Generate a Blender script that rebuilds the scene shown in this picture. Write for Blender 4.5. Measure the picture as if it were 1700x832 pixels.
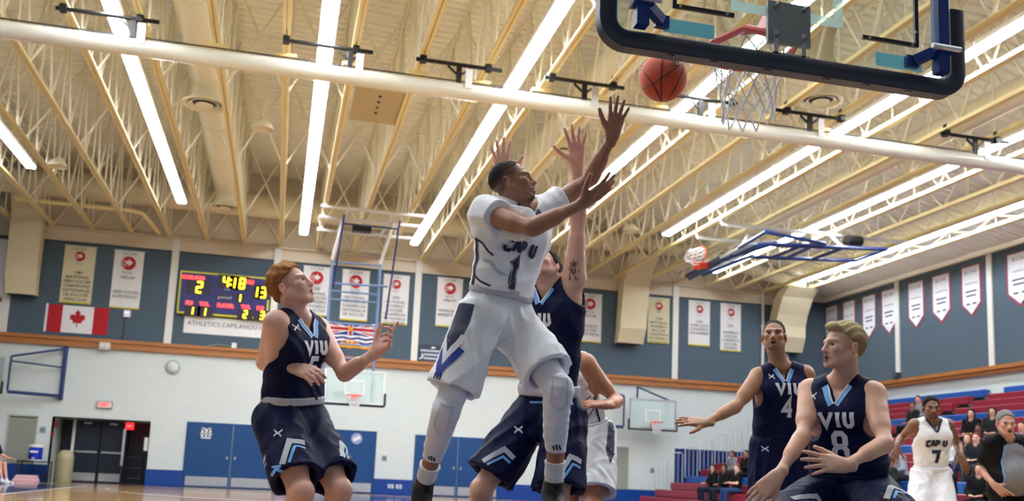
import bpy, bmesh, math, random, time
import numpy as np
from mathutils import Vector, Matrix, Quaternion
T0 = time.time()
for o in list(bpy.data.objects): bpy.data.objects.remove(o, do_unlink=True)
SC = bpy.context.scene
COL = SC.collection
rnd = random.Random(7)

# ------------------------------------------------------------------ camera
F_PX, CX, CY, CAM_H = 1601.2, 850.0, 546.7, 0.80
YAW, PITCH, ROLL = math.radians(13.2555), math.radians(8.7154), math.radians(2.5032)
_f = np.array([math.sin(YAW)*math.cos(PITCH), math.cos(YAW)*math.cos(PITCH), math.sin(PITCH)])
_r = np.array([math.cos(YAW), -math.sin(YAW), 0.0]); _u = np.cross(_r, _f)
CR = math.cos(ROLL)*_r + math.sin(ROLL)*_u
CU = -math.sin(ROLL)*_r + math.cos(ROLL)*_u
CF = _f
CAM = np.array([0, 0, CAM_H])
cd = bpy.data.cameras.new('camera'); cam = bpy.data.objects.new('camera', cd); COL.objects.link(cam)
cam.matrix_world = Matrix(((CR[0], CU[0], -CF[0], 0), (CR[1], CU[1], -CF[1], 0), (CR[2], CU[2], -CF[2], CAM_H), (0, 0, 0, 1)))
cd.sensor_fit = 'HORIZONTAL'; cd.sensor_width = 36.0; cd.lens = 36.0*F_PX/1700.0
cd.shift_y = (CY-416.0)/1700.0
cd.clip_start = 0.05; cd.clip_end = 200
cd.dof.use_dof = True; cd.dof.focus_distance = 4.75; cd.dof.aperture_fstop = 3.2
SC.camera = cam
# ------------------------------------------------------------------ world and exposure
w = bpy.data.worlds.new('world'); SC.world = w; w.use_nodes = True
w.node_tree.nodes['Background'].inputs[0].default_value = (0.5, 0.5, 0.55, 1)
w.node_tree.nodes['Background'].inputs[1].default_value = 0.05
SC.view_settings.view_transform = 'Standard'; SC.view_settings.look = 'None'
SC.view_settings.gamma = 1.0; SC.view_settings.use_curve_mapping = False
SC.view_settings.exposure = 1.0
STRIP_POWER = 20.0

def dirpx(px, py):
    return CR*(px-CX)/F_PX - CU*(py-CY)/F_PX + CF
def U(px, py, zc):                     # a pixel and a distance along the optical axis
    return CAM + dirpx(px, py)*zc
def UY(px, py, Y):                     # a pixel on the plane at depth Y
    d = dirpx(px, py); return CAM + d*(Y/d[1])
def UX(px, py, X):
    d = dirpx(px, py); return CAM + d*(X/d[0])
def UZ(px, py, Z):
    d = dirpx(px, py); return CAM + d*((Z-CAM_H)/d[2])
def nrm(v):
    v = np.asarray(v, float); return v/(np.linalg.norm(v)+1e-12)

# ------------------------------------------------------------------ materials
def s2l(c):
    return tuple(((x/12.92) if x <= 0.04045 else ((x+0.055)/1.055)**2.4) for x in c)
MATS = {}
def mat(name, rgb=(0.8, 0.8, 0.8), rough=0.5, metal=0.0, spec=0.5, noise=0.0, nscale=20.0, bump=0.0, bscale=60.0, emit=None, estr=0.0,
        alpha=None, trans=0.0, vcol=False, sss=0.0, coat=0.0, sheen=0.0, stretch=None, srgb=True):
    if name in MATS: return MATS[name]
    m = bpy.data.materials.new(name); m.use_nodes = True
    nt = m.node_tree; b = nt.nodes['Principled BSDF']
    c = s2l(rgb) if srgb else rgb
    b.inputs['Base Color'].default_value = (*c, 1)
    b.inputs['Roughness'].default_value = rough; b.inputs['Metallic'].default_value = metal
    b.inputs['Specular IOR Level'].default_value = spec
    if trans: b.inputs['Transmission Weight'].default_value = trans
    if coat: b.inputs['Coat Weight'].default_value = coat
    if sheen: b.inputs['Sheen Weight'].default_value = sheen
    if sss:
        b.inputs['Subsurface Weight'].default_value = sss; b.inputs['Subsurface Radius'].default_value = (1.0, 0.35, 0.2); b.inputs['Subsurface Scale'].default_value = 0.012
    if emit is not None:
        b.inputs['Emission Color'].default_value = (*s2l(emit), 1); b.inputs['Emission Strength'].default_value = estr
    tc = nt.nodes.new('ShaderNodeTexCoord')
    src = None
    if vcol:
        a = nt.nodes.new('ShaderNodeVertexColor'); a.layer_name = 'Col'; src = a.outputs['Color']
        nt.links.new(src, b.inputs['Base Color'])
    vec = tc.outputs['Object']
    if stretch:
        mp = nt.nodes.new('ShaderNodeMapping'); mp.inputs['Scale'].default_value = stretch
        nt.links.new(vec, mp.inputs['Vector']); vec = mp.outputs['Vector']
    if noise:
        n = nt.nodes.new('ShaderNodeTexNoise'); n.inputs['Scale'].default_value = nscale; n.inputs['Detail'].default_value = 5
        nt.links.new(vec, n.inputs['Vector'])
        mr = nt.nodes.new('ShaderNodeMapRange'); mr.inputs['To Min'].default_value = 1-noise; mr.inputs['To Max'].default_value = 1+noise
        nt.links.new(n.outputs['Fac'], mr.inputs['Value'])
        mx = nt.nodes.new('ShaderNodeVectorMath'); mx.operation = 'SCALE'
        if src is not None: nt.links.new(src, mx.inputs[0])
        else: mx.inputs[0].default_value = c
        nt.links.new(mr.outputs['Result'], mx.inputs['Scale']); nt.links.new(mx.outputs['Vector'], b.inputs['Base Color'])
    if bump:
        n2 = nt.nodes.new('ShaderNodeTexNoise'); n2.inputs['Scale'].default_value = bscale; n2.inputs['Detail'].default_value = 3
        nt.links.new(vec, n2.inputs['Vector'])
        bp = nt.nodes.new('ShaderNodeBump'); bp.inputs['Strength'].default_value = bump; bp.inputs['Distance'].default_value = 0.01
        nt.links.new(n2.outputs['Fac'], bp.inputs['Height']); nt.links.new(bp.outputs['Normal'], b.inputs['Normal'])
    MATS[name] = m
    return m
def block_mat(name, rgb, rough=0.5):
    m = mat(name, rgb, rough); nt = m.node_tree; b = nt.nodes['Principled BSDF']
    tc = nt.nodes.new('ShaderNodeTexCoord'); sp = nt.nodes.new('ShaderNodeSeparateXYZ'); cb = nt.nodes.new('ShaderNodeCombineXYZ')
    ad = nt.nodes.new('ShaderNodeMath'); ad.operation = 'ADD'
    nt.links.new(tc.outputs['Object'], sp.inputs[0]); nt.links.new(sp.outputs['X'], ad.inputs[0]); nt.links.new(sp.outputs['Y'], ad.inputs[1])
    nt.links.new(ad.outputs[0], cb.inputs['X']); nt.links.new(sp.outputs['Z'], cb.inputs['Y'])
    br = nt.nodes.new('ShaderNodeTexBrick'); br.inputs['Scale'].default_value = 1.0
    br.inputs['Brick Width'].default_value = 0.4; br.inputs['Row Height'].default_value = 0.2; br.inputs['Mortar Size'].default_value = 0.008
    c = s2l(rgb)
    br.inputs['Color1'].default_value = (*c, 1); br.inputs['Color2'].default_value = (c[0]*.97, c[1]*.97, c[2]*.975, 1); br.inputs['Mortar'].default_value = (c[0]*.93, c[1]*.93, c[2]*.935, 1)
    nt.links.new(cb.outputs[0], br.inputs['Vector']); nt.links.new(br.outputs['Color'], b.inputs['Base Color'])
    bp = nt.nodes.new('ShaderNodeBump'); bp.inputs['Strength'].default_value = 0.4; bp.inputs['Distance'].default_value = 0.01; bp.invert = True
    nt.links.new(br.outputs['Fac'], bp.inputs['Height']); nt.links.new(bp.outputs['Normal'], b.inputs['Normal'])
    return m
def floor_mat():
    m = mat('court_floor', (0.72, 0.52, 0.30), 0.12, coat=0.3); nt = m.node_tree; b = nt.nodes['Principled BSDF']
    tc = nt.nodes.new('ShaderNodeTexCoord'); mp = nt.nodes.new('ShaderNodeMapping'); mp.inputs['Rotation'].default_value = (0, 0, math.pi/2)
    br = nt.nodes.new('ShaderNodeTexBrick'); br.inputs['Scale'].default_value = 1.0
    br.inputs['Brick Width'].default_value = 0.9; br.inputs['Row Height'].default_value = 0.06; br.inputs['Mortar Size'].default_value = 0.001
    br.inputs['Color1'].default_value = (*s2l((0.78, 0.63, 0.42)), 1); br.inputs['Color2'].default_value = (*s2l((0.71, 0.56, 0.36)), 1); br.inputs['Mortar'].default_value = (*s2l((0.4, 0.26, 0.13)), 1)
    nt.links.new(tc.outputs['Object'], mp.inputs[0]); nt.links.new(mp.outputs[0], br.inputs['Vector']); nt.links.new(br.outputs['Color'], b.inputs['Base Color'])
    return m
M_WHITE = block_mat('white_block', (0.81, 0.845, 0.84), 0.45)
M_BLUEBAND = mat('blue_paint', (0.03, 0.24, 0.55), 0.35)
M_WOOD = mat('wood_rail', (0.66, 0.42, 0.20), 0.4, noise=0.25, nscale=3.0, stretch=(0.6, 6, 14))
M_PANEL = mat('grey_acoustic', (0.295, 0.365, 0.42), 0.9, noise=0.06, nscale=30)
M_CREAM = mat('cream_paint', (0.84, 0.79, 0.70), 0.5)
M_STRIP = mat('white_batten', (0.86, 0.86, 0.84), 0.5)
M_DECK = mat('roof_deck', (0.93, 0.92, 0.86), 0.55)
M_STEEL = mat('cream_steel', (0.93, 0.86, 0.62), 0.45)
M_STEELW = mat('pale_steel', (0.90, 0.87, 0.77), 0.45)
M_DUCT = mat('duct_paint', (0.85, 0.81, 0.68), 0.45)
M_BLACK = mat('black_metal', (0.06, 0.06, 0.07), 0.4)
M_FLOOR = floor_mat()
M_FLOORBLUE = mat('court_blue', (0.06, 0.13, 0.33), 0.12, coat=0.3)
M_LINE = mat('court_line', (0.85, 0.87, 0.9), 0.15)
M_DOORBLUE = mat('door_blue', (0.02, 0.26, 0.48), 0.35)
M_DOORDARK = mat('door_dark', (0.05, 0.10, 0.17), 0.4)
M_STEELKICK = mat('steel_kick', (0.75, 0.76, 0.78), 0.3, metal=0.6)
M_NAVYSTEEL = mat('navy_steel', (0.10, 0.19, 0.42), 0.35)
M_LTBLUESTEEL = mat('light_blue_steel', (0.42, 0.52, 0.68), 0.4)
M_PAD = mat('navy_pad', (0.075, 0.115, 0.20), 0.42, bump=0.1, bscale=90)
M_BLUESTEEL = mat('blue_steel', (0.08, 0.20, 0.46), 0.3)
M_RIM = mat('orange_rim', (0.86, 0.25, 0.12), 0.3)
M_RIMRED = mat('red_rim', (0.80, 0.16, 0.14), 0.3)
M_NET = mat('net_cord', (0.85, 0.86, 0.87), 0.8)
M_PLATE = mat('grey_plate', (0.50, 0.53, 0.53), 0.45, metal=0.2, noise=0.1, nscale=30)
M_SILVER = mat('silver', (0.72, 0.73, 0.74), 0.35, metal=0.7)
M_WHITEP = mat('white_plastic', (0.88, 0.88, 0.88), 0.4)
M_GLOW = mat('strip_lens', (0.95, 0.97, 1.0), 0.3, emit=(0.95, 0.97, 1.0), estr=STRIP_POWER)
def glass_mat(name, tint, al):
    m = bpy.data.materials.new(name); m.use_nodes = True; nt = m.node_tree
    for n in list(nt.nodes): nt.nodes.remove(n)
    out = nt.nodes.new('ShaderNodeOutputMaterial'); mx = nt.nodes.new('ShaderNodeMixShader'); tr = nt.nodes.new('ShaderNodeBsdfTransparent'); gl = nt.nodes.new('ShaderNodeBsdfPrincipled')
    gl.inputs['Base Color'].default_value = (*s2l(tint), 1); gl.inputs['Roughness'].default_value = 0.05
    tr.inputs[0].default_value = (0.93, 0.97, 0.96, 1)
    mx.inputs[0].default_value = al
    nt.links.new(tr.outputs[0], mx.inputs[1]); nt.links.new(gl.outputs[0], mx.inputs[2]); nt.links.new(mx.outputs[0], out.inputs[0])
    MATS[name] = m; return m
M_GLASS = glass_mat('board_glass', (0.75, 0.85, 0.85), 0.07)
def frosted(name, tint, al):
    m = glass_mat(name, tint, al); nt = m.node_tree; tl = nt.nodes.new('ShaderNodeBsdfTranslucent'); tl.inputs[0].default_value = (*s2l(tint), 1)
    df = nt.nodes.new('ShaderNodeBsdfDiffuse'); df.inputs[0].default_value = (*s2l(tint), 1); m2 = nt.nodes.new('ShaderNodeMixShader'); mx = [n for n in nt.nodes if n.type == 'MIX_SHADER' and n != m2][0]
    nt.links.new(tl.outputs[0], m2.inputs[1]); nt.links.new(df.outputs[0], m2.inputs[2]); nt.links.new(m2.outputs[0], mx.inputs[2]); return m
M_GLASSFAR = glass_mat('far_board_glass', (0.82, 0.89, 0.89), 0.5)

# ------------------------------------------------------------------ geometry helpers
class MB:
    def __init__(s): s.v = []; s.f = []
    def add(s, vs, fs):
        n = len(s.v); s.v += [tuple(map(float, v)) for v in vs]; s.f += [tuple(i+n for i in f) for f in fs]; return s
    def box(s, x0, x1, y0, y1, z0, z1):
        return s.add([(x, y, z) for x in (x0, x1) for y in (y0, y1) for z in (z0, z1)],
                     [(0, 1, 3, 2), (4, 6, 7, 5), (0, 4, 5, 1), (2, 3, 7, 6), (0, 2, 6, 4), (1, 5, 7, 3)])
    def obox(s, c, ax, h):             # oriented box: centre, three axes, half sizes
        c = np.asarray(c, float); A = [nrm(a) for a in ax]
        vs = [c + A[0]*h[0]*i + A[1]*h[1]*j + A[2]*h[2]*k for i in (-1, 1) for j in (-1, 1) for k in (-1, 1)]
        return s.add(vs, [(0, 1, 3, 2), (4, 6, 7, 5), (0, 4, 5, 1), (2, 3, 7, 6), (0, 2, 6, 4), (1, 5, 7, 3)])
    def bar(s, a, b, w, h, up=(0, 0, 1)):
        a = np.asarray(a, float); b = np.asarray(b, float); d = nrm(b-a); u = np.asarray(up, float)
        if abs(d@u) > 0.98: u = np.array([1.0, 0, 0])
        sd = nrm(np.cross(d, u)); u2 = np.cross(sd, d)
        return s.obox((a+b)/2, (d, sd, u2), (np.linalg.norm(b-a)/2, w/2, h/2))
    def tube(s, pts, r, n=10, closed=False, cap=True):
        pts = [np.asarray(p, float) for p in pts]; m = len(pts); rs = r if hasattr(r, '__len__') else [r]*m
        vs = []; prev = None
        for i, p in enumerate(pts):
            if closed: t = nrm(pts[(i+1) % m]-pts[i-1])
            else: t = nrm(pts[min(i+1, m-1)]-pts[max(i-1, 0)])
            if prev is None:
                ref = np.array([0, 0, 1.0]) if abs(t[2]) < 0.9 else np.array([1.0, 0, 0]); a = nrm(np.cross(t, ref))
            else: a = nrm(prev - t*(prev@t))
            prev = a; b = np.cross(t, a)
            for k in range(n):
                an = 2*math.pi*k/n; vs.append(p + rs[i]*(math.cos(an)*a+math.sin(an)*b))
        fs = []
        for i in range(m if closed else m-1):
            j = (i+1) % m
            for k in range(n): fs.append((i*n+k, i*n+(k+1) % n, j*n+(k+1) % n, j*n+k))
        if cap and not closed: fs += [tuple(range(n))[::-1], tuple(range((m-1)*n, m*n))]
        return s.add(vs, fs)
    def lathe(s, prof, c=(0, 0, 0), n=24, axis=(0, 0, 1)):
        ax = nrm(axis); ref = np.array([1.0, 0, 0]) if abs(ax[0]) < 0.9 else np.array([0, 1.0, 0]); a = nrm(np.cross(ax, ref)); b = np.cross(ax, a); c = np.asarray(c, float)
        vs = [c + ax*z + r*(math.cos(2*math.pi*k/n)*a+math.sin(2*math.pi*k/n)*b) for r, z in prof for k in range(n)]
        fs = [(i*n+k, i*n+(k+1) % n, (i+1)*n+(k+1) % n, (i+1)*n+k) for i in range(len(prof)-1) for k in range(n)]
        fs += [tuple(range(n))[::-1], tuple(range((len(prof)-1)*n, len(prof)*n))]
        return s.add(vs, fs)
    def prism(s, poly, o, u, v, n, t):  # polygon in the plane (o;u,v) extruded by t along n
        o = np.asarray(o, float); u = np.asarray(u, float); v = np.asarray(v, float); n = np.asarray(n, float); k = len(poly)
        vs = [o+u*p[0]+v*p[1] for p in poly] + [o+u*p[0]+v*p[1]+n*t for p in poly]
        return s.add(vs, [tuple(range(k))[::-1], tuple(range(k, 2*k))] + [(i, (i+1) % k, k+(i+1) % k, k+i) for i in range(k)])
    def mesh(s, name, m=None, smooth=False):
        me = bpy.data.meshes.new(name); me.from_pydata(s.v, [], s.f); me.update()
        bm = bmesh.new(); bm.from_mesh(me); bmesh.ops.recalc_face_normals(bm, faces=bm.faces); bm.to_mesh(me); bm.free()
        if smooth:
            me.shade_smooth()
            try: me.set_sharp_from_angle(angle=math.radians(40))
            except Exception: pass
        if m: me.materials.append(m)
        return me
def link(name, me, parent=None):
    o = bpy.data.objects.new(name, me); COL.objects.link(o)
    if parent is not None:
        o.parent = parent
        l = parent.get('_loc')
        if l is None:
            p = parent; l = None
            while p is not None and l is None: l = p.get('_loc'); p = p.parent
        if l is not None and parent.get('_loc') is not None:
            o.matrix_parent_inverse = Matrix.Translation(-Vector(l))
    return o
def build(name, mb, m, parent=None, smooth=False):
    return link(name, mb.mesh(name, m, smooth), parent)
def tag(o, label=None, cat=None, group=None, kind=None):
    if label: o['label'] = label
    if cat: o['category'] = cat
    if group: o['group'] = group
    if kind: o['kind'] = kind
    return o
ROOTS = []
def thing(name, label, cat, loc=(0, 0, 0), group=None):
    o = bpy.data.objects.new(name, None); COL.objects.link(o); o.location = loc; o['_loc'] = [float(x) for x in loc]
    ROOTS.append(o)
    o.empty_display_size = 0.1
    return tag(o, label, cat, group)
def struct(name, mb, m, smooth=False):
    return tag(build(name, mb, m, None, smooth), kind='structure')
UNIT = {}
def unit_cyl(m, n=8):
    k = (m.name, n)
    if k not in UNIT: UNIT[k] = MB().lathe([(1, 0), (1, 1)], n=n).mesh('rod_'+m.name, m, True)
    return UNIT[k]
def rod(name, a, b, r, m, parent=None, n=8):
    a = Vector([float(x) for x in a]); b = Vector([float(x) for x in b]); d = b-a
    o = link(name, unit_cyl(m, n), parent)
    o.location = a; o.rotation_mode = 'QUATERNION'; o.rotation_quaternion = Vector((0, 0, 1)).rotation_difference(d.normalized()); o.scale = (r, r, d.length)
    return o
def unit_box(m):
    k = (m.name, 'box')
    if k not in UNIT: UNIT[k] = MB().box(-.5, .5, -.5, .5, -.5, .5).mesh('block_'+m.name, m)
    return UNIT[k]
def blk(name, x0, x1, y0, y1, z0, z1, m, parent=None):
    o = link(name, unit_box(m), parent); o.location = ((x0+x1)/2, (y0+y1)/2, (z0+z1)/2); o.scale = (abs(x1-x0), abs(y1-y0), abs(z1-z0)); return o
TXT = {}
def text_mesh(s, size, m, name='lettering', extrude=0.0, align='CENTER', spacing=1.0, bold=0.0):
    k = (s, round(spacing, 2), 0.0 if bold <= 0 else (.02 if bold/size < .04 else .07))
    if k not in TXT: raise KeyError(repr(k))
    me = TXT[k].copy(); me.transform(Matrix.Scale(size, 4)); me.name = name; me.materials.clear(); me.materials.append(m); return me
def bake_texts(keys):                      # all wording is turned into meshes while the scene is still empty
    obs = []
    for k in dict.fromkeys(keys):
        cu = bpy.data.curves.new('txt', 'FONT'); cu.body = k[0]; cu.size = 1; cu.align_x = 'CENTER'; cu.align_y = 'CENTER'; cu.space_character = k[1]; cu.offset = k[2]; cu.resolution_u = 2
        t = bpy.data.objects.new('txt', cu); COL.objects.link(t); obs.append((k, t))
    dg = bpy.context.evaluated_depsgraph_get()
    for k, t in obs: TXT[k] = bpy.data.meshes.new_from_object(t.evaluated_get(dg), depsgraph=dg)
    for k, t in obs: cu = t.data; bpy.data.objects.remove(t, do_unlink=True); bpy.data.curves.remove(cu)
bake_texts([(x, 1.0, 0.0) for x in "EXIT|period|TIME|CCAA|ACSC|1984|NATIONAL|MEN'S SOCCER|CHAMPIONS|NATIONAUX|DE SOCCER|MASCULIN|1983-84|SILVER MEDALIST|1990|1991|1995|WOMEN'S|SOCCER|1996-97|WOMEN'S SOCCER|BRONZE MEDAL|1997-98|SILVER MEDAL|1998|2000|CHAMPION|SOCCER FEMININ|2001|FEMININ|1982|BCCAA".split('|')]
           + [('EXIT', 1.0, .02), ('ATHLETICS.CAPILANOU.CA', 1.02, 0.0), ('CAPILANO', 1.0, .07), ('VIU', 1.0, .07), ('FLS', 1.0, .07), ('TOL', 1.0, .07), ('PLAYER', 1.0, .07)])
def text_on(s, size, m, parent, origin, xd, yd, name='lettering', **kw):
    me = text_mesh(s, size, m, name, **kw); o = link(name, me, parent)
    x = Vector(nrm(xd)); y = Vector(nrm(yd)); z = x.cross(y)
    M = Matrix((x, y, z)).transposed().to_4x4(); M.translation = Vector([float(c) for c in origin])
    o.matrix_basis = M
    return o
# ------------------------------------------------------------------ the hall
D = 35.0; XR = 21.42; XL = -17.0; YB = -4.0
Z_WB, Z_WT, Z_PT = 4.52, 4.84, 8.08
def zdeck(x): return float(np.interp(x, [XL-.5, -2.0, 14.0, XR], [9.8, 11.3, 10.45, 8.62]))
# floor
fl = struct('floor', MB().box(XL-.3, XR+.3, YB-.3, D+2.2, -0.2, 0.0), M_FLOOR)
CXm, CY0 = 2.19, 2.70                       # court centre line, near baseline
CY1 = CY0+28.65
def flat(name, x0, x1, y0, y1, z, m): return build(name, MB().box(x0, x1, y0, y1, 0.0, z), m, fl)
flat('painted_border', XL, XR, D-1.1, D, 0.002, M_FLOORBLUE)
flat('painted_border', XL, CXm-7.62-.05, YB, CY1+.05, 0.002, M_FLOORBLUE)
flat('painted_border', CXm+7.62+.05, XR, YB, CY1+.05, 0.002, M_FLOORBLUE)
flat('painted_border', CXm-7.67, CXm+7.67, YB, CY0-.05, 0.002, M_FLOORBLUE)
flat('court_line', CXm-7.67, CXm+7.67, CY1, CY1+.05, 0.004, M_FLOORBLUE)
flat('court_line', CXm-7.67, CXm+7.67, CY0-.05, CY0, 0.004, M_LINE)
flat('court_line', CXm-7.67, CXm-7.62, CY0, CY1, 0.004, M_LINE)
flat('court_line', CXm+7.62, CXm+7.67, CY0, CY1, 0.004, M_LINE)
flat('court_line', CXm-7.62, CXm+7.62, (CY0+CY1)/2-.025, (CY0+CY1)/2+.025, 0.004, M_LINE)
for yk, sg in ((CY0, 1), (CY1, -1)):
    y1 = yk+sg*5.79
    flat('painted_key', CXm-1.83, CXm+1.83, min(yk, y1), max(yk, y1), 0.003, M_FLOORBLUE)
    arc = [(CXm+6.75*math.cos(a), yk+sg*(1.575+6.75*math.sin(a))) for a in [math.pi*k/40 for k in range(41)]]
    mb = MB()
    for (xa, ya), (xb, yb) in zip(arc[:-1], arc[1:]): mb.bar((xa, ya, .002), (xb, yb, .002), .05, .004)
    build('court_line', mb, M_LINE, fl)
# far wall, built round the recessed entrance
ax0, ax1, az = -7.35, -4.27, 2.13
mb = MB(); mb.box(XL, ax0, D, D+.3, 0, Z_WB); mb.box(ax0, ax1, D, D+.3, az, Z_WB); mb.box(ax1, XR, D, D+.3, 0, Z_WB)
wf = struct('wall_far', mb, M_WHITE)
pr_ = [(XL, Z_WB), (XR, Z_WB), (XR, zdeck(XR)), (14.0, zdeck(14.0)), (-2.0, zdeck(-2.0)), (XL, zdeck(XL))]
build('upper_band', MB().prism(pr_, (0, D, 0), (1, 0, 0), (0, 0, 1), (0, 1, 0), .3), M_CREAM, wf)
strips = [-9.2, -3.98, -0.51, 4.59, 9.70, 14.81, 19.6]
edges = [XL]+strips+[XR]
for i in range(len(edges)-1):
    top = 8.36 if i == len(edges)-2 else Z_PT
    blk('acoustic_panel', edges[i]+(.10 if i else 0), edges[i+1]-(.10 if i < len(edges)-2 else 0), D-.05, D, Z_WT, top, M_PANEL, wf)
    blk('panel_trim', edges[i]+(.10 if i else 0), edges[i+1]-(.10 if i < len(edges)-2 else 0), D-.055, D, top, top+.05, mat('dark_edge', (0.16, 0.19, 0.24), .6), wf)
for s in strips: blk('batten', s-.12, s+.12, D-.10, D, Z_WT, 8.62, M_STRIP, wf)
tag(build('trim_1', MB().box(XL, XR, D-.14, D, Z_WB, Z_WT-.12).box(XL, XR, D-.20, D, Z_WT-.12, Z_WT), M_WOOD), kind='structure')
bands = [(XL, -8.75), (-7.75, ax0), (ax1, -3.06), (0.0, 0.38), (3.42, 4.83), (8.0, 12.1), (13.05, XR)]
mb = MB()
for a, b in bands+[(-8.75, -7.75), (12.1, 13.05)]: mb.box(a, b, D-.012, D, 0.10, 0.54); mb.box(a, b, D-.02, D, 0, .10)
tag(build('baseboard_far', mb, M_BLUEBAND), kind='structure')
# right wall
wr = struct('wall_right', MB().box(XR, XR+.3, YB, D+.3, 0, Z_WB+.06), M_WHITE)
build('upper_band', MB().box(XR, XR+.3, YB, D+.3, Z_WB+.06, zdeck(XR)+.02), M_CREAM, wr)
rs = [D, 30.14, 25.45, 20.75, 16.05, 11.35, 6.65, 1.95, YB]
for a, b in zip(rs[:-1], rs[1:]):
    blk('acoustic_panel', XR-.05, XR, b+.09, a-.09, Z_WT-.02, 8.40, M_PANEL, wr)
    if a != D: blk('batten', XR-.10, XR, a-.11, a+.11, Z_WT-.02, 8.50, M_STRIP, wr)
blk('top_rail', XR-.14, XR, YB, D, 8.42, 8.56, M_CREAM, wr)
tag(build('trim_2', MB().box(XR-.14, XR, YB, D-.2, Z_WB+.08, Z_WT-.12).box(XR-.20, XR, YB, D-.2, Z_WT-.12, Z_WT), M_WOOD), kind='structure')
# left and near walls (outside the view)
for nm, bx, pn in (('wall_left', (XL-.3, XL, YB, D+.3), (XL, XL+.05, YB, D)), ('wall_near', (XL, XR, YB-.3, YB), (XL, XR, YB, YB+.05))):
    wl = struct(nm, MB().box(*bx, 0, 12.0 if nm == 'wall_near' else 9.9), M_WHITE)
    blk('acoustic_panel', *pn, Z_WT, 8.08, M_PANEL, wl)
# roof: deck with ribs running across, on lengthwise trusses
mb = MB(); pitch = 0.30; y = YB
prof = []
while y < D+.2:
    prof += [(y, 0), (y+.20, 0), (y+.225, .055), (y+.275, .055)]; y += pitch
vs = []; fs = []
xs = [XL-.2, -2.0, 14.0, XR+.2]
for x in xs:
    for (yy, dz) in prof: vs.append((x, yy, zdeck(x)+dz))
n = len(prof)
for i in range(len(xs)-1):
    for k in range(n-1): fs.append((i*n+k, i*n+k+1, (i+1)*n+k+1, (i+1)*n+k))
ce = struct('ceiling', MB().add(vs, fs), M_DECK)
build('roof_skin', MB().add([(x, yy, zdeck(x)+.2) for yy in (YB-.3, D+.4) for x in xs], [(k, k+1, k+5, k+4) for k in range(3)]), M_DECK, ce)
TX = [-0.42+1.268*k for k in range(-11, 17)]
ZC = 8.66
chord_me = MB().box(-.075, -.008, YB, D-.02, -.045, .0).box(.008, .075, YB, D-.02, -.045, 0).box(-.02, -.008, YB, D-.02, 0, .08).box(.008, .02, YB, D-.02, 0, .08).mesh('bottom_chord', M_STEEL)
top_me = MB().box(-.06, -.008, YB, D-.02, -.04, .0).box(.008, .06, YB, D-.02, -.04, 0).mesh('top_chord', M_STEELW)
for k, x in enumerate(TX):
    tr = tag(link('roof_truss', chord_me, ce)); tr.location = (x, 0, ZC)
    zt = zdeck(x)-.01
    o = link('top_chord', top_me, tr); o.location = (0, 0, zt-ZC)
    step = 2.0; y = D-.15-.5*(k % 2); i = 0; near = 9.0 if -9 < x < 20 else 20
    dz = zt-ZC-.02
    while y-step > near and dz > .12:
        rod('web_bar', (0, y, .02), (0, y-step/2, dz), .030, M_STEELW, tr, 6)
        rod('web_bar', (0, y-step/2, dz), (0, y-step, .02), .030, M_STEELW, tr, 6)
        rod('web_bar', (0, y-step/2, .02), (0, y-step/2, dz), .024, M_STEELW, tr, 6)
        y -= step; i += 1
for yb_ in (31.6, 25.6, 20.4, 14.6):
    for a, b in zip(TX[:-1], TX[1:]):
        if b < -11: continue
        za, zb = zdeck(a)-.06, zdeck(b)-.06
        if min(za, zb)-ZC < .5: continue
        rod('cross_brace', (a, yb_, ZC+.05), (b, yb_, zb), .028, M_STEELW, ce, 6); rod('cross_brace', (b, yb_, ZC+.05), (a, yb_, za), .028, M_STEELW, ce, 6)
for a, b in zip(TX[:-1], TX[1:]):
    if b < -11: continue
    m_ = (a+b)/2; zz = ZC+min(1.05, zdeck(m_)-ZC-.1)
    rod('end_brace', (a, D-.12, ZC), (m_, D-.12, zz), .03, M_STEELW, ce, 6); rod('end_brace', (m_, D-.12, zz), (b, D-.12, ZC), .03, M_STEELW, ce, 6)
build('bearing_ledge', MB().box(XL, XR, D-.16, D, 8.55, 8.62), M_CREAM, ce)

# ------------------------------------------------------------------ strip lights
SL = {-7.35: 'row of strip lights running over the side with the maple leaf flag', -3.50: 'row of strip lights running beside the lengthwise round duct toward the scoreboard', .31: 'row of strip lights running toward the ladder framed far basket', 4.16: 'row of strip lights with a dark gap near its far end', 7.93: 'row of strip lights crossing behind the flying basketball', 11.78: 'row of strip lights stopping short above the folded up basket', 15.59: 'row of strip lights seen through the blue frame of the folded basket', 19.38: 'row of strip lights running along the pennant wall'}
def strip_light(x, y0, y1, gaps=(), label=None):
    t = thing('strip_light', label or 'long row of white fluorescent strip fixtures glowing between the roof trusses', 'light', (x, (y0+y1)/2, 8.8), 'strip lights under the roof')
    y = y1; i = 0
    while y > y0:
        L = min(2.44, y-y0)
        if not any(a < y-L/2 < b for a, b in gaps):
            h = build('housing', MB().box(x-.15, x+.15, y-L+.01, y-.01, 8.86, 8.93).box(x-.152, x-.143, y-L+.01, y-.01, 8.838, 8.86).box(x+.143, x+.152, y-L+.01, y-.01, 8.838, 8.86), M_WHITEP, t)  # thin side skirts added to hold back light towards the chords
            build('lens', MB().add([(x+dx, yy, 8.86-dz) for yy in (y-L+.02, y-.02) for dx, dz in ((-.14, 0), (-.11, .06), (.11, .06), (.14, 0))],
                  [(0, 1, 5, 4), (1, 2, 6, 5), (2, 3, 7, 6), (0, 3, 2, 1), (4, 5, 6, 7), (0, 4, 7, 3)]), M_GLOW, h)
            for s in (-.5, .5): rod('hanger', (x, y-L/2+s*1.6, 8.93), (x, y-L/2+s*1.6, zdeck(x)), .006, M_STEELW, t, 5)
        y -= 2.44; i += 1
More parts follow.
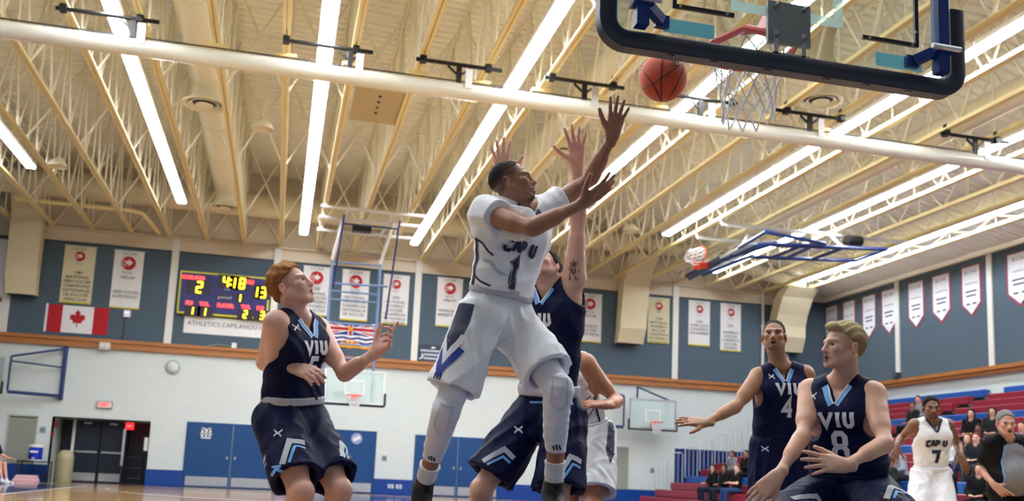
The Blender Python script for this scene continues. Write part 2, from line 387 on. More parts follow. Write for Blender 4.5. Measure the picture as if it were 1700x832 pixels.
for x, ye, gaps in ((-7.35, 28.7, ()), (-3.50, 30.9, ()), (.31, 33.5, ()), (4.16, 33.4, ((25.0, 26.2),)), (7.93, 31.0, ()), (11.78, 28.7, ()), (15.59, 33.2, ()), (19.38, 33.1, ())):
    strip_light(x, 2.5 if x < 18 else 6.0, ye, gaps, SL[x])

# ------------------------------------------------------------------ rolled divider curtain on its hangers
t = thing('divider_roll', 'long white rolled-up divider curtain hanging across the hall under the trusses', 'curtain', (2, 17.3, 7.75))
M_ROLL = mat('roll_vinyl', (0.87, 0.87, 0.82), 0.22, noise=0.06, nscale=2.0, stretch=(.4, 6, 6), coat=0.3)
build('roll', MB().tube([(x, 17.3, 8.02) for x in np.linspace(-12.5, 18.5, 24)], .155, 20), M_ROLL, t, True)
mb = MB().box(-12.5, 18.5, 17.2, 17.22, 8.17, 8.19); build('lift_cable', mb, M_BLACK, t)
for xa, xb in ((-4.35, -2.63), (-.48, 1.17), (1.98, 3.65), (4.51, 6.15), (7.0, 8.6), (9.45, 11.06), (13.40, 15.12)):
    hp = build('support_pipe', MB().tube([(xa, 17.3, 8.55), (xb, 17.3, 8.55)], .038, 10), M_BLACK, t, True)
    for xx in TX:
        if xa-.05 < xx < xb+.05:
            build('clamp', MB().box(xx-.06, xx+.06, 17.22, 17.38, 8.50, 8.64).box(xx-.03, xx+.03, 17.25, 17.35, 8.64, 8.76), M_BLACK, hp)
    xm = xa+.75*(xb-xa) if xa < 0 else (xa+xb)/2
    build('hanger', MB().box(xm-.05, xm+.05, 17.27, 17.33, 8.18, 8.52).bar((xm-.22, 17.3, 8.5), (xm, 17.3, 8.32), .03, .04).bar((xm+.22, 17.3, 8.5), (xm, 17.3, 8.32), .03, .04), M_BLACK, hp)
    build('strap_bracket', MB().box(xm+.10, xm+.24, 17.13, 17.15, 8.03, 8.42), M_WHITEP, hp)
# square plates above the pipes, fixed to the trusses
for xx in TX:
    if -2 < xx < 12:
        build('junction_plate', MB().box(xx-.20, xx+.20, 18.0, 18.35, 8.55, 8.615), M_STEEL, ce)

# ------------------------------------------------------------------ ducts, diffusers, lamps
t = thing('air_duct', 'cream round main air duct running along the far wall above the truss chords', 'duct', (2, 33.5, 9.3))
def duct_r(x): return .42-.012*max(0, x-5)
def duct_z(x): return min(9.72, zdeck(x)-duct_r(x)-.12)
build('main_duct', MB().tube([(x, 33.6, duct_z(x)) for x in np.linspace(-12, 19.6, 24)], [duct_r(x) for x in np.linspace(-12, 19.6, 24)], 20), M_DUCT, t, True)
for x in np.arange(-11, 20, 2.2): build('duct_joint', MB().tube([(x-.02, 33.6, duct_z(x)), (x+.02, 33.6, duct_z(x))], duct_r(x)+.015, 20), M_DUCT, t, True)
br = build('branch_duct', MB().tube([(-2.25, yy, 9.75) for yy in np.linspace(33.4, 9, 12)], .40, 20), M_DUCT, t, True)
for yy in np.arange(32.5, 10, -2.4): build('duct_joint', MB().tube([(-2.25, yy-.03, 9.75), (-2.25, yy+.03, 9.75)], .412, 20), M_DUCT, br, True)
br2 = build('branch_duct', MB().tube([(6.5, yy, 9.75) for yy in np.linspace(33.4, 9, 12)], .40, 20), M_DUCT, t, True)
br3 = build('branch_duct', MB().tube([(14.2, yy, 9.05) for yy in np.linspace(33.4, 9, 12)], .29, 20), M_DUCT, t, True)
def diffuser(x, y, z, r, label, ztop):
    d = thing('air_diffuser', label, 'vent', (x, y, z), 'round ceiling diffusers')
    build('outer_cone', MB().lathe([(r*.62, .22), (r*.66, .10), (r, .03), (r, 0), (r*.86, 0), (r*.60, .12), (r*.58, .2)], (x, y, z), 28), M_DUCT, d, True)
    build('middle_cone', MB().lathe([(r*.40, .13), (r*.70, .015), (r*.68, 0), (r*.38, .10)], (x, y, z), 24), M_DUCT, d, True)
    build('inner_cone', MB().lathe([(r*.12, .08), (r*.40, .0), (r*.36, -.02), (.01, -.01)], (x, y, z), 20), M_DUCT, d, True)
    build('shade_ring', MB().lathe([(r*.74, .045), (r*.66, .06)], (x, y, z), 20), M_BLACK, d)  # black ring painted in as the shade between the cones
    rod('neck', (x, y, z+.15), (x, y, ztop), r*.6, M_DUCT, d, 20)
diffuser(-2.25, 22.4, 8.98, .50, 'round stepped air diffuser under the lengthwise duct beside the strip light', 9.5)
diffuser(-2.25, 31.6, 8.98, .50, 'round air diffuser at the far end of the lengthwise duct near the wall', 9.5)
diffuser(6.5, 22.6, 9.0, .46, 'round air diffuser above the raised hands under a duct', 9.5)
diffuser(10.7, 17.6, 9.0, .46, 'round air diffuser beside the rolled curtain near the basketball net', zdeck(10.7)-.03)
def dome_lamp(x, y, z, label, zt):
    d = thing('dome_lamp', label, 'lamp', (x, y, z), 'dome high bay lamps')
    build('shade', MB().lathe([(.06, .26), (.10, .25), (.24, .10), (.27, .0), (.255, .0), (.22, .09), (.05, .22)], (x, y, z), 24), M_STEELW, d, True)
    build('bulb', MB().lathe([(.02, .03), (.06, .06), (.06, .14), (.03, .2)], (x, y, z), 14), M_WHITEP, d, True)
    rod('stem', (x, y, z+.24), (x, y, zt), .012, M_STEELW, d)
for x, y, l in ((-.95, 23.2, 'cream dome lamp hanging between trusses beside the lengthwise duct'), (-6.6, 28.4, 'cream dome lamp hanging near the corner pipe by the far wall'),
                (5.3, 25.2, 'cream dome lamp hanging behind the raised hand of the shooter'), (10.6, 28.8, 'cream dome lamp hanging near the folded up basket')):
    dome_lamp(x, y, 8.85, l, zdeck(x))
for (x0, x1, y0, y1) in ((1.0, 2.1, 19.4, 21.4), (1.0, 2.1, 13.2, 14.6)):
    d = thing('ceiling_panel', 'cream access panel with dark bolts fixed between two truss chords, %s the rolled curtain' % ('beyond' if y0 > 17 else 'on the basket side of'), 'panel', ((x0+x1)/2, y0, 8.66))
    build('panel_sheet', MB().box(x0, x1, y0, y1, 8.70, 8.73), mat('panel_paint', (0.74, 0.68, 0.52), .6), d)
    for i in range(4): build('bolt', MB().lathe([(.035, 0), (.03, .03)], ((x0+x1)/2, y0+.35+i*.33, 8.672), 8), M_BLACK, d)
def duct_drop(x0, x1, ztop, zbot, label, lean=0.0):
    d = thing('duct_drop', label, 'duct', ((x0+x1)/2, D-.4, zbot), 'duct drops on the far wall')
    pts = [(33.55, ztop), (34.0, ztop-.35), (34.35, ztop-1.0), (34.45, zbot+1.0), (34.45, zbot+.55), (34.62, zbot)]
    dep = [.75, .75, .62, .52, .50, .34]
    for i in range(len(pts)-1):
        (ya, za), (yb, zb) = pts[i], pts[i+1]; sa, sb = lean*(za-zbot), lean*(zb-zbot)
        vs = []
        for (yy, zz, dd, s) in ((ya, za, dep[i], sa), (yb, zb, dep[i+1], sb)): vs += [(x0+s, yy-dd/2, zz), (x1+s, yy-dd/2, zz), (x1+s, min(yy+dd/2, D-.06), zz), (x0+s, min(yy+dd/2, D-.06), zz)]
        build('duct_section', MB().add(vs, [(0, 1, 5, 4), (1, 2, 6, 5), (2, 3, 7, 6), (3, 0, 4, 7), (0, 3, 2, 1), (4, 5, 6, 7)]), M_DUCT, d)
    build('grille', MB().box(x0+.05, x1-.05, 34.47, 34.8, zbot-.02, zbot), M_BLACK, d)
duct_drop(-9.15, -8.20, 9.9, 6.10, 'cream sheet metal duct drop beside the long champion banner and flag')
duct_drop(12.25, 13.30, 9.25, 6.05, 'cream sheet metal duct drop between white banners behind the shooter', .03)
duct_drop(18.75, 20.05, 8.6, 6.2, 'cream sheet metal duct drop near the corner behind the player wearing 4')
t = thing('sprinkler_pipe', 'cream pipe bending down to the far wall under the main duct', 'pipe', (-6, 34, 8.6))
build('pipe_run', MB().tube([(-8.8, 33.0, 8.95), (-5.2, 33.0, 8.93), (-4.95, 33.1, 8.9), (-4.75, 33.6, 8.75), (-4.55, 34.5, 8.6)], .07, 10), M_STEEL, t, True)

t = thing('downpipe', 'thin white downpipe on the far wall just before the corner duct', 'pipe', (18.55, D-.12, 4.84))
rod('pipe', (18.55, D-.12, 4.84), (18.55, D-.12, 8.60), .06, M_STRIP, t, 10)
for z_ in (5.6, 7.2): build('pipe_clip', MB().box(18.47, 18.63, D-.19, D-.05, z_, z_+.05), M_STRIP, t)
# ------------------------------------------------------------------ basketball gear
def net_mesh(c, r0, h, n=12, rows=5, cr=.0035, seed=1):
    mb = MB(); rr = random.Random(seed); c = np.asarray(c, float)
    prof = [1.0, .86, .74, .66, .63, .66]
    P = {}
    for j in range(rows+1):
        for k in range(n):
            a = 2*math.pi*(k+(.5 if j % 2 else 0))/n; r = r0*prof[min(j, 5)]*(1+rr.uniform(-.06, .06)*(j > 0))
            z = -h*j/rows + rr.uniform(-.012, .012)*(j > 0)
            P[j, k] = c+np.array([r*math.cos(a), r*math.sin(a), z])
    for j in range(rows):
        for k in range(n):
            k2 = (k-1) % n if j % 2 == 0 else (k+1) % n
            for q in (k, k2):
                a, b = P[j, k], P[j+1, q]; m_ = (a+b)/2*1.0
                mb.tube([a, m_+(c-m_)*np.array([.02, .02, 0]), b], cr, 5)
    return mb
def rim_mb(c, r, tr):
    return MB().tube([(c[0]+r*math.cos(a), c[1]+r*math.sin(a), c[2]) for a in np.linspace(0, 2*math.pi, 37)[:-1]], tr, 8, closed=True)
# --- near basket, seen from behind and below
XB, YBD = 2.286, 4.05
t = thing('basketball_hoop', 'glass backboard with thick navy edge padding and red rim seen from behind', 'basketball hoop', (XB, YBD, 0))
hw, zb, zt_ = .925, 2.86, 3.93
build('glass', MB().box(XB-hw, XB+hw, YBD-.006, YBD+.006, zb, zt_), M_GLASS, t)
M_FRIT = frosted('glass_edge_band', (0.80, 0.90, 0.89), 0.55)
fr = MB().box(XB-hw, XB+hw, YBD+.007, YBD+.012, zb, zb+.045).box(XB-hw, XB-hw+.045, YBD+.007, YBD+.012, zb+.045, zt_).box(XB+hw-.045, XB+hw, YBD+.007, YBD+.012, zb+.045, zt_).box(XB-hw, XB+hw, YBD+.007, YBD+.012, zt_-.045, zt_)
build('white_border', fr, M_FRIT, t)
sq = MB(); s0, s1, q0, q1 = XB-.305, XB+.305, zb+.235, zb+.235+.46
for bx in ((s0, s1, q0, q0+.05), (s0, s0+.05, q0+.05, q1), (s1-.05, s1, q0+.05, q1), (s0, s1, q1, q1+.05)): sq.box(bx[0], bx[1], YBD+.007, YBD+.010, bx[2], bx[3])
build('target_square', sq, M_FRIT, t)
# padding: rounded profile swept along the U of the lower edge
def pad_sweep(xc, y, hw_, zb_, side, R, wdt, dep, mb):
    path = [(xc-hw_, zb_+side)]
    for k in range(9): a = math.pi+k/8*math.pi/2; path.append((xc-hw_+R+R*math.cos(a), zb_+R+R*math.sin(a)))
    for k in range(1, 12): path.append((xc-hw_+R+(2*hw_-2*R)*k/12, zb_))
    for k in range(9): a = 1.5*math.pi+k/8*math.pi/2; path.append((xc+hw_-R+R*math.cos(a), zb_+R+R*math.sin(a)))
    path.append((xc+hw_, zb_+side))
    cs = [(-.5, -.5+.18), (-.5+.10, -.5), (.5-.10, -.5), (.5, -.5+.18), (.5, .5-.12), (.5-.08, .5), (-.5+.08, .5), (-.5, .5-.12)]
    vs = []; n = len(cs)
    for i, p in enumerate(path):
        a = np.array(path[max(i-1, 0)]); b = np.array(path[min(i+1, len(path)-1)]); tg = nrm(b-a); nr = np.array([-tg[1], tg[0]])
        for (u, v) in cs: q = np.array(p)+nr*(v*wdt); vs.append((q[0], y+u*dep, q[1]))
    fs = [(i*n+k, i*n+(k+1) % n, (i+1)*n+(k+1) % n, (i+1)*n+k) for i in range(len(path)-1) for k in range(n)]
    fs += [tuple(range(n)), tuple(range((len(path)-1)*n, len(path)*n))[::-1]]
    mb.add(vs, fs)
mb = MB(); pad_sweep(XB, YBD+.005, hw+.018, zb-.012, .43, .10, .085, .085, mb)
pad = build('edge_padding', mb, M_PAD, t, True)
for xx in (-.62, -.40, -.12, .20, .42, .66): build('fastener_slot', MB().box(XB+xx-.018, XB+xx+.018, YBD-.018, YBD-.004, zb-.058, zb-.0535), M_BLACK, pad)
rp = build('rim_plate', MB().box(XB-.125, XB+.105, YBD-.028, YBD-.008, zb+.085, zb+.30), M_PLATE, t)
for xx in (-.085, .065):
    for zz in (.115, .27): build('bolt', MB().lathe([(.012, 0), (.012, -.02), (.007, -.045)], (XB+xx, YBD-.028, zb+zz), 8, (0, 1, 0)), M_PLATE, rp)
    build('support_strap', MB().box(XB+xx-.012, XB+xx+.012, YBD-.034, YBD-.028, zb-.01, zb+.15), M_SILVER, rp)
build('bottom_bracket', MB().box(XB-.11, XB+.10, YBD-.034, YBD-.010, zb-.012, zb+.035), M_SILVER, rp)
RC = (XB-.01, YBD+.40, 3.10)
rm = build('rim', rim_mb(RC, .2286, .0145), M_RIMRED, t, True)
mb = MB().add([(XB-.11, YBD+.008, 3.14), (XB+.09, YBD+.008, 3.14), (XB+.06, YBD+.20, 3.11), (XB-.08, YBD+.20, 3.11), (XB-.11, YBD+.008, 2.98), (XB+.09, YBD+.008, 2.98), (XB+.05, YBD+.18, 3.085), (XB-.07, YBD+.18, 3.085)],
              [(0, 1, 2, 3), (7, 6, 5, 4), (0, 4, 5, 1), (1, 5, 6, 2), (2, 6, 7, 3), (3, 7, 4, 0)])
build('rim_bracket', mb, M_RIMRED, rm)
build('rim_brace', MB().tube([(RC[0]-.215, RC[1]-.06, 3.095), (XB-.16, YBD+.14, 3.085), (XB-.09, YBD+.03, 3.02)], .020, 8), M_RIMRED, rm, True)
build('rim_brace', MB().tube([(RC[0]+.215, RC[1]-.06, 3.095), (XB+.14, YBD+.14, 3.085), (XB+.07, YBD+.03, 3.02)], .020, 8), M_RIMRED, rm, True)
build('net', net_mesh((RC[0], RC[1], RC[2]-.01), .215, .38, cr=.0042), M_NET, t, True)
for sx in (-1, 1):
    xx = XB+sx*.80
    br = build('corner_post', MB().box(xx-.03, xx+.03, YBD-.11, YBD-.05, zb+.03, zt_+.2), M_BLUESTEEL, t)
    build('post_clamp', MB().box(xx-.05, xx+.05, YBD-.12, YBD-.04, zb+.13, zb+.16).bar((xx-sx*.02, YBD-.08, zb+.15), (xx-sx*.12, YBD-.03, zb+.10), .04, .05).box(xx-sx*.16, xx-sx*.09, YBD-.035, YBD-.008, zb+.07, zb+.13), M_BLUESTEEL, br)
    build('clamp_bolt', MB().lathe([(.014, -.02), (.014, .14)], (xx-.06, YBD-.125, zb+.15), 8, (1, 0, 0)), M_SILVER, br)
    build('corner_glass_plate', MB().box(xx-sx*.23-.09, xx-sx*.23+.17, YBD-.012, YBD-.007, zb+.06, zb+.13), MATS.get('teal_plate') or frosted('teal_plate', (0.45, 0.72, 0.78), 0.75), t)
for bx in ((-.62, -.30, .185, .205), (.40, .72, .185, .205), (.70, .72, .205, .70), (-.62, -.60, .205, .70)):
    lb = build('black_channel', MB().box(XB+bx[0], XB+bx[1], YBD-.022, YBD-.008, zb+bx[2], zb+bx[3]), M_BLACK, t)
    for q in (.12, .88):
        px_ = XB+bx[0]+(bx[1]-bx[0])*q; pz_ = zb+bx[2]+(bx[3]-bx[2])*(.5 if bx[3]-bx[2] < .1 else q)
        build('screw', MB().box(px_-.006, px_+.006, YBD-.025, YBD-.021, pz_-.006, pz_+.006), M_SILVER, lb)
# overhead boom carrying the board (out of the frame)
for sx in (-1, 1): rod('boom_tube', (XB+sx*.80, YBD-.08, zt_+.1), (XB+sx*.55, YBD-.6, zdeck(XB)-.3), .05, M_BLUESTEEL, t)

# --- the ball
bc = U(1101, 129, 4.88); R_B = .1205
ball = thing('basketball', 'orange leather basketball in the air beside the rim', 'ball', tuple(bc))
M_BALL = mat('ball_leather', (0.88, 0.31, 0.13), 0.5, bump=0.5, bscale=420, noise=.1, nscale=40)
mb = MB(); mb.lathe([(R_B*math.sin(math.pi*i/24)+1e-5, -R_B*math.cos(math.pi*i/24)) for i in range(25)], bc, 36, nrm((.3, .2, .9)))
bo = build('leather', mb, M_BALL, ball, True)
ax1_ = nrm(CR*.30+CU*.92-CF*.1); a2 = nrm(np.cross(ax1_, CF)); a3 = np.cross(ax1_, a2)
def seam(n_, off):
    n_ = nrm(n_); ref = nrm(np.cross(n_, (0.3, .5, .8))); b2 = np.cross(n_, ref); r = math.sqrt(max(R_B**2-off**2, 0))
    return [bc+n_*off+r*1.002*(math.cos(a)*ref+math.sin(a)*b2) for a in np.linspace(0, 2*math.pi, 61)[:-1]]
mb = MB()
for n_, off in ((nrm(CR*.97-CF*.22-CU*.05), 0.0), (nrm(CU*.80-CR*.55-CF*.2), .012), (nrm(CR*.80+CU*.50-CF*.1), -.075), (nrm(CR*.90-CU*.38+CF*.1), .062)):
    mb.tube(seam(n_, off), .0026, 5, closed=True)
build('seam', mb, M_BLACK, ball, True)
def on_ball(poly):
    out = []
    for (x, y) in poly:
        z = math.sqrt(max(R_B**2-x*x-y*y, 1e-6)); out.append(bc+(CR*x+CU*y-CF*z)*1.004)
    return out
mb = MB(); ox, oy = .046, .050                # the maker's letter, drawn as strokes
for pa in (((-.014, -.012), (-.014, .012)), ((-.014, .012), (-.003, .012)), ((-.001, -.012), (-.001, .012)), ((-.001, .012), (.010, .010)), ((.012, -.012), (.012, .012)), ((-.018, -.012), (-.010, -.012)), ((-.005, -.012), (.003, -.012)), ((.008, -.012), (.016, -.012))):
    pts = on_ball([(ox+p[0]*1.15, oy+p[1]*1.3) for p in pa]); mb.tube(pts, .0034, 5)
build('lettering', mb, M_BLACK, ball)

# --- far basket with its ceiling frame
YF, XF = 30.1, 2.17
t = thing('basketball_hoop', 'full size glass backboard on a ladder-like blue frame hung from the roof', 'basketball hoop', (XF, YF, 2.7))
build('glass', MB().box(XF-.915, XF+.915, YF-.01, YF+.01, 2.83, 3.86), M_GLASSFAR, t)
mb = MB()
for bx in ((-.94, .94, 2.80, 2.86), (-.94, .94, 3.83, 3.87), (-.94, -.88, 2.86, 3.83), (.88, .94, 2.86, 3.83)): mb.box(XF+bx[0], XF+bx[1], YF-.025, YF-.011, bx[2], bx[3])
build('white_border', mb, M_WHITEP, t)
mb = MB()
for bx in ((-.30, .30, 3.10, 3.14), (-.30, .30, 3.52, 3.56), (-.30, -.26, 3.14, 3.52), (.26, .30, 3.14, 3.52)): mb.box(XF+bx[0], XF+bx[1], YF-.016, YF-.011, bx[2], bx[3])
build('target_square', mb, M_WHITEP, t)
mb = MB(); pad_sweep(XF, YF, .955, 2.79, .40, .06, .075, .10, mb); build('edge_padding', mb, M_PAD, t, True)
rm = build('rim', rim_mb((XF, YF-.40, 3.06), .23, .014), M_RIM, t, True)
build('rim_bracket', MB().box(XF-.10, XF+.10, YF-.20, YF-.02, 2.94, 3.07), M_RIM, rm)
build('net', net_mesh((XF, YF-.40, 3.05), .22, .42, cr=.008), M_NET, t)
build('counterweight_box', MB().box(XF-.62, XF-.30, YF+.06, YF+.2, 2.98, 3.2), mat('tan_box', (0.65, 0.58, 0.42), .6), t)
for xx in (1.22, 2.74):
    rod('mast', (xx, YF+.22, 2.95), (xx+.0, YF+.22, 7.35), .045, M_LTBLUESTEEL, t, 10)
    rod('upper_mast', (xx, YF+.22, 7.35), (xx+.25, YF-.6, 8.56), .055, M_WHITEP, t, 10)
for z in (7.28, 6.34, 6.08, 5.33, 4.68, 4.25): rod('rung', (1.22, YF+.22, z), (2.74, YF+.22, z), .028, M_LTBLUESTEEL, t)
for xx, yb2 in ((1.42, 0), (3.12, 0)): rod('brace_leg', (xx, 28.9, 8.45), (xx-.12, YF+.1, 5.55 if xx > 2 else 6.4), .03, M_NAVYSTEEL, t)
rod('brace_rung', (1.40, 29.0, 8.2), (3.1, 29.0, 8.2), .03, M_NAVYSTEEL, t); rod('brace_rung', (1.32, YF+.05, 6.55), (3.0, YF+.05, 6.6), .035, M_LTBLUESTEEL, t)
for yy, z in ((28.4, 8.52), (29.6, 8.5), (31.2, 8.48)):
    pp = rod('mount_pipe', (.70, yy, z), (3.95, yy, z), .055, M_WHITEP, t, 10)
    for xx in (.85, 3.3): rod('mount_stub', (xx, yy, z), (xx, yy, z+.16), .04, M_WHITEP, t)
for xx in (1.5, 2.9): rod('mount_pipe', (xx, 28.4, 8.50), (xx-.15, 31.2, 8.46), .05, M_WHITEP, t, 10)
build('winch', MB().box(1.75, 2.35, 29.9, 30.2, 8.25, 8.40), M_BLACK, t)

# --- side baskets fixed to the far wall
def side_basket(xc, frame_dir, label):
    t = thing('basketball_hoop', label, 'basketball hoop', (xc, 34.0, 2.74))
    y = 34.0
    build('glass', MB().box(xc-.90, xc+.90, y-.01, y+.01, 2.82, 3.92), M_GLASSFAR, t)
    mb = MB()
    for bx in ((-.93, .93, 2.80, 2.86), (-.93, .93, 3.87, 3.93), (-.93, -.87, 2.86, 3.87), (.87, .93, 2.86, 3.87)): mb.box(xc+bx[0], xc+bx[1], y-.03, y+.015, bx[2], bx[3])
    build('aluminium_frame', mb, M_SILVER, t)
    mb = MB()
    for bx in ((-.30, .30, 3.06, 3.10), (-.30, .30, 3.48, 3.52), (-.30, -.26, 3.10, 3.48), (.26, .30, 3.10, 3.48)): mb.box(xc+bx[0], xc+bx[1], y-.016, y-.011, bx[2], bx[3])
    build('target_square', mb, M_WHITEP, t)
    build('corner_pad', MB().box(xc-.98, xc+.98, y-.05, y+.04, 2.74, 2.80).box(xc-.98, xc-.93, y-.05, y+.04, 2.80, 3.14).box(xc+.93, xc+.98, y-.05, y+.04, 2.80, 3.14), M_BLACK, t)
    rm = build('rim', rim_mb((xc, y-.40, 3.04), .23, .014), M_RIM, t, True); build('rim_bracket', MB().box(xc-.09, xc+.09, y-.2, y-.02, 2.93, 3.05), M_RIM, rm)
    build('net', net_mesh((xc, y-.40, 3.03), .22, .40, cr=.008), M_NET, t)
    for xx in (-.60, .60): rod('back_post', (xc+xx, y+.10, 2.84), (xc+xx, y+.10, 4.36 if xx*frame_dir < 0 else 3.95), .04, M_NAVYSTEEL, t)
    rod('back_rail', (xc-.75, y+.10, 2.86), (xc+.75, y+.10, 2.86), .045, M_NAVYSTEEL, t); rod('diagonal', (xc-.6*frame_dir, y+.10, 4.36), (xc+.7*frame_dir, y+.10, 3.92), .035, M_NAVYSTEEL, t)
    f0, f1 = xc-frame_dir*1.05, xc-frame_dir*2.55
    if frame_dir > 0: f1 = xc-2.3
    rod('wall_post', (f0, 34.3, 2.86), (f0, 34.3, 4.0), .035, M_NAVYSTEEL, t); rod('wall_post', (f1, 34.85, 2.86), (f1, 34.85, 4.40), .035, M_NAVYSTEEL, t)
    rod('wall_rail', (f0, 34.3, 2.84), (f1, 34.85, 2.82), .06, M_NAVYSTEEL, t); rod('wall_rail', (f0, 34.3, 3.85), (f1, 34.85, 3.78), .03, M_NAVYSTEEL, t); rod('diagonal', (f0, 34.3, 4.0), (f1, 34.85, 4.42), .04, M_NAVYSTEEL, t)
    build('wall_plate', MB().box(f1-.06, f1+.06, 34.86, 35.0, 2.7, 4.5), M_NAVYSTEEL, t)
side_basket(13.58, 1, 'side basket with black corner pads on a blue wall frame near the bleachers')
side_basket(-9.72, -1, 'side basket on a blue wall frame beside the maple leaf flag')

# --- basket folded up under the roof
t = thing('basketball_hoop', 'basket folded up flat under the roof with blue frame and orange rim', 'basketball hoop', tuple(UZ(1250, 420, 7.6)))
def q(px, py, z=7.6): return UZ(px, py, z)
def qrod(n_, a, b, r, m, z=7.6, z2=None): return rod(n_, q(*a, z), q(*b, z if z2 is None else z2), r, m, t)
A_, B_ = q(1140, 459), q(1236, 407); nb = nrm(np.cross(B_-A_, (1, 0, .25))); wd = nrm(np.cross(nb, B_-A_))
build('glass', MB().obox((A_+B_)/2+wd*.5, (B_-A_, wd, nb), (np.linalg.norm(B_-A_)/2, .5, .015)), M_GLASSFAR, t)
build('edge_padding', MB().bar(A_, A_+(B_-A_)*.62, .10, .12), M_PAD, t)
build('board_frame', MB().bar(A_+(B_-A_)*.62, B_, .06, .07), M_SILVER, t)
rc = q(1160, 426, 7.65); n1 = nrm(CR*.85+CF*.4-CU*.25); n2 = nrm(np.cross(n1, CR*.35+CU)); n3 = np.cross(n2, n1)
build('rim', MB().tube([rc+.31*(math.cos(a)*n2+math.sin(a)*n3) for a in np.linspace(0, 2*math.pi, 29)[:-1]], .02, 8, closed=True), M_RIM, t, True)
build('rim_bracket', MB().bar(rc-n3*.28+n1*.04, q(1172, 440), .22, .22), M_RIM, t)
mbn = MB()
for k in range(12):
    a0, a1, a2_ = 2*math.pi*k/12, 2*math.pi*(k+.5)/12, 2*math.pi*(k+1)/12
    f_ = lambda a, r, dd: rc+r*(math.cos(a)*n2+math.sin(a)*n3)-n1*dd+np.array([0, 0, -.22*dd])
    for (aa, bb) in ((a0, a1), (a2_, a1)):
        mbn.tube([f_(aa, .30, 0), f_(bb, .25, .14)], .011, 4); mbn.tube([f_(bb, .25, .14), f_(aa, .20, .28)], .011, 4); mbn.tube([f_(aa, .20, .28), f_(bb, .19, .40)], .011, 4)
build('net', mbn, M_NET, t)
for a, b, n_ in (((1145, 463), (1215, 425), 'frame_tube'), ((1166, 457), (1250, 424), 'frame_tube'), ((1196, 432), (1290, 403), 'frame_tube'), ((1227, 411), (1272, 385), 'frame_tube'), ((1272, 385), (1370, 405), 'frame_tube'),
                 ((1258, 405), (1366, 408), 'frame_tube'), ((1250, 427), (1420, 433), 'frame_tube'), ((1280, 407), (1472, 414), 'frame_tube'), ((1420, 433), (1472, 414), 'frame_tube'), ((1280, 428), (1330, 408), 'cross_tube'),
                 ((1306, 429), (1346, 410), 'cross_tube'), ((1350, 430), (1396, 413), 'cross_tube'), ((1205, 431), (1262, 405), 'cross_tube')):
    qrod(n_, a, b, .055, M_BLUESTEEL if n_ == 'frame_tube' else M_NAVYSTEEL)
for a, b in (((1199, 372), (1500, 402)), ((1158, 394), (1376, 415))):
    qrod('mount_pipe', a, b, .06, M_WHITEP, 8.50)
for a in ((1215, 373), (1300, 382), (1175, 395), (1300, 407)):
    p0 = q(*a, 8.5); p0[0] = min(TX, key=lambda x_: abs(x_-p0[0])); rod('mount_stub', p0, p0+np.array([0, 0, .18]), .04, M_WHITEP, t)
rod('mast', q(1232, 408), q(1245, 385, 8.5), .05, M_WHITEP, t); rod('mast', q(1400, 413), q(1380, 392, 8.5), .05, M_WHITEP, t)
build('motor', MB().lathe([(.16, 0), (.18, .1), (.16, .5)], q(1405, 400, 8.1), 14, (1, .1, .1)), M_BLACK, t)

# ------------------------------------------------------------------ far wall: doors, vents, signs
def ywall(nm, x0, x1, z0, z1, m, parent, d0=.03, d1=0.0): return blk(nm, x0, x1, D-d0, D-d1, z0, z1, m, parent)
ndoor = 0
def double_door(x0, x1, z1, deco=None):
    global ndoor; ndoor += 1
    d = tag(build('door_%d' % ndoor, MB().box(x0-.05, x0, D-.03, D, 0, z1+.05).box(x1, x1+.05, D-.03, D, 0, z1+.05).box(x0, x1, D-.03, D, z1, z1+.05), M_DOORBLUE), kind='structure')
    xm = (x0+x1)/2
    for a, b in ((x0, xm-.008), (xm+.008, x1)):
        lf = build('door_leaf', MB().box(a+.005, b-.005, D-.045, D-.005, .02, z1), M_DOORBLUE, d)
        build('kick_plate', MB().box(a+.05, b-.05, D-.05, D-.045, .05, .36), M_STEELKICK, lf)
        hx = b-.12 if a == x0 else a+.12
        build('handle', MB().box(hx-.03, hx+.03, D-.07, D-.045, .98, 1.08).lathe([(.02, 0), (.02, -.04), (.03, -.045), (.03, -.06)], (hx, D-.06, 1.03), 10, (0, 1, 0)), M_STEELKICK, lf)
    return d
d1 = double_door(-3.03, -.03, 2.16); d2 = double_door(.42, 3.38, 2.16); d3 = double_door(4.87, 7.95, 2.12)
# emblem on a door: white monogram shapes
mb = MB()
for k, dx in ((0, -.13), (1, 0.0), (2, .13)): mb.box(-2.42+dx-.035, -2.42+dx+.035, D-.05, D-.047, 1.72, 2.0)
mb.box(-2.62, -2.22, D-.05, D-.047, 1.80, 1.84); mb.box(-2.58, -2.26, D-.05, D-.047, 1.66, 1.70); mb.box(-2.58, -2.48, D-.05, D-.047, 1.95, 2.03); mb.box(-2.36, -2.26, D-.05, D-.047, 1.95, 2.03)
build('door_emblem', mb, M_WHITEP, d1)
build('door_emblem', MB().lathe([(.20, 0), (.20, .004)], (2.72, D-.052, 1.92), 20, (0, 1, 0)), mat('emblem_lilac', (0.55, 0.60, 0.80), .5), d2)
mb = MB().bar((2.60, D-.056, 1.86), (2.84, D-.056, 1.98), .004, .13); build('door_emblem', mb, M_WHITEP, d2)
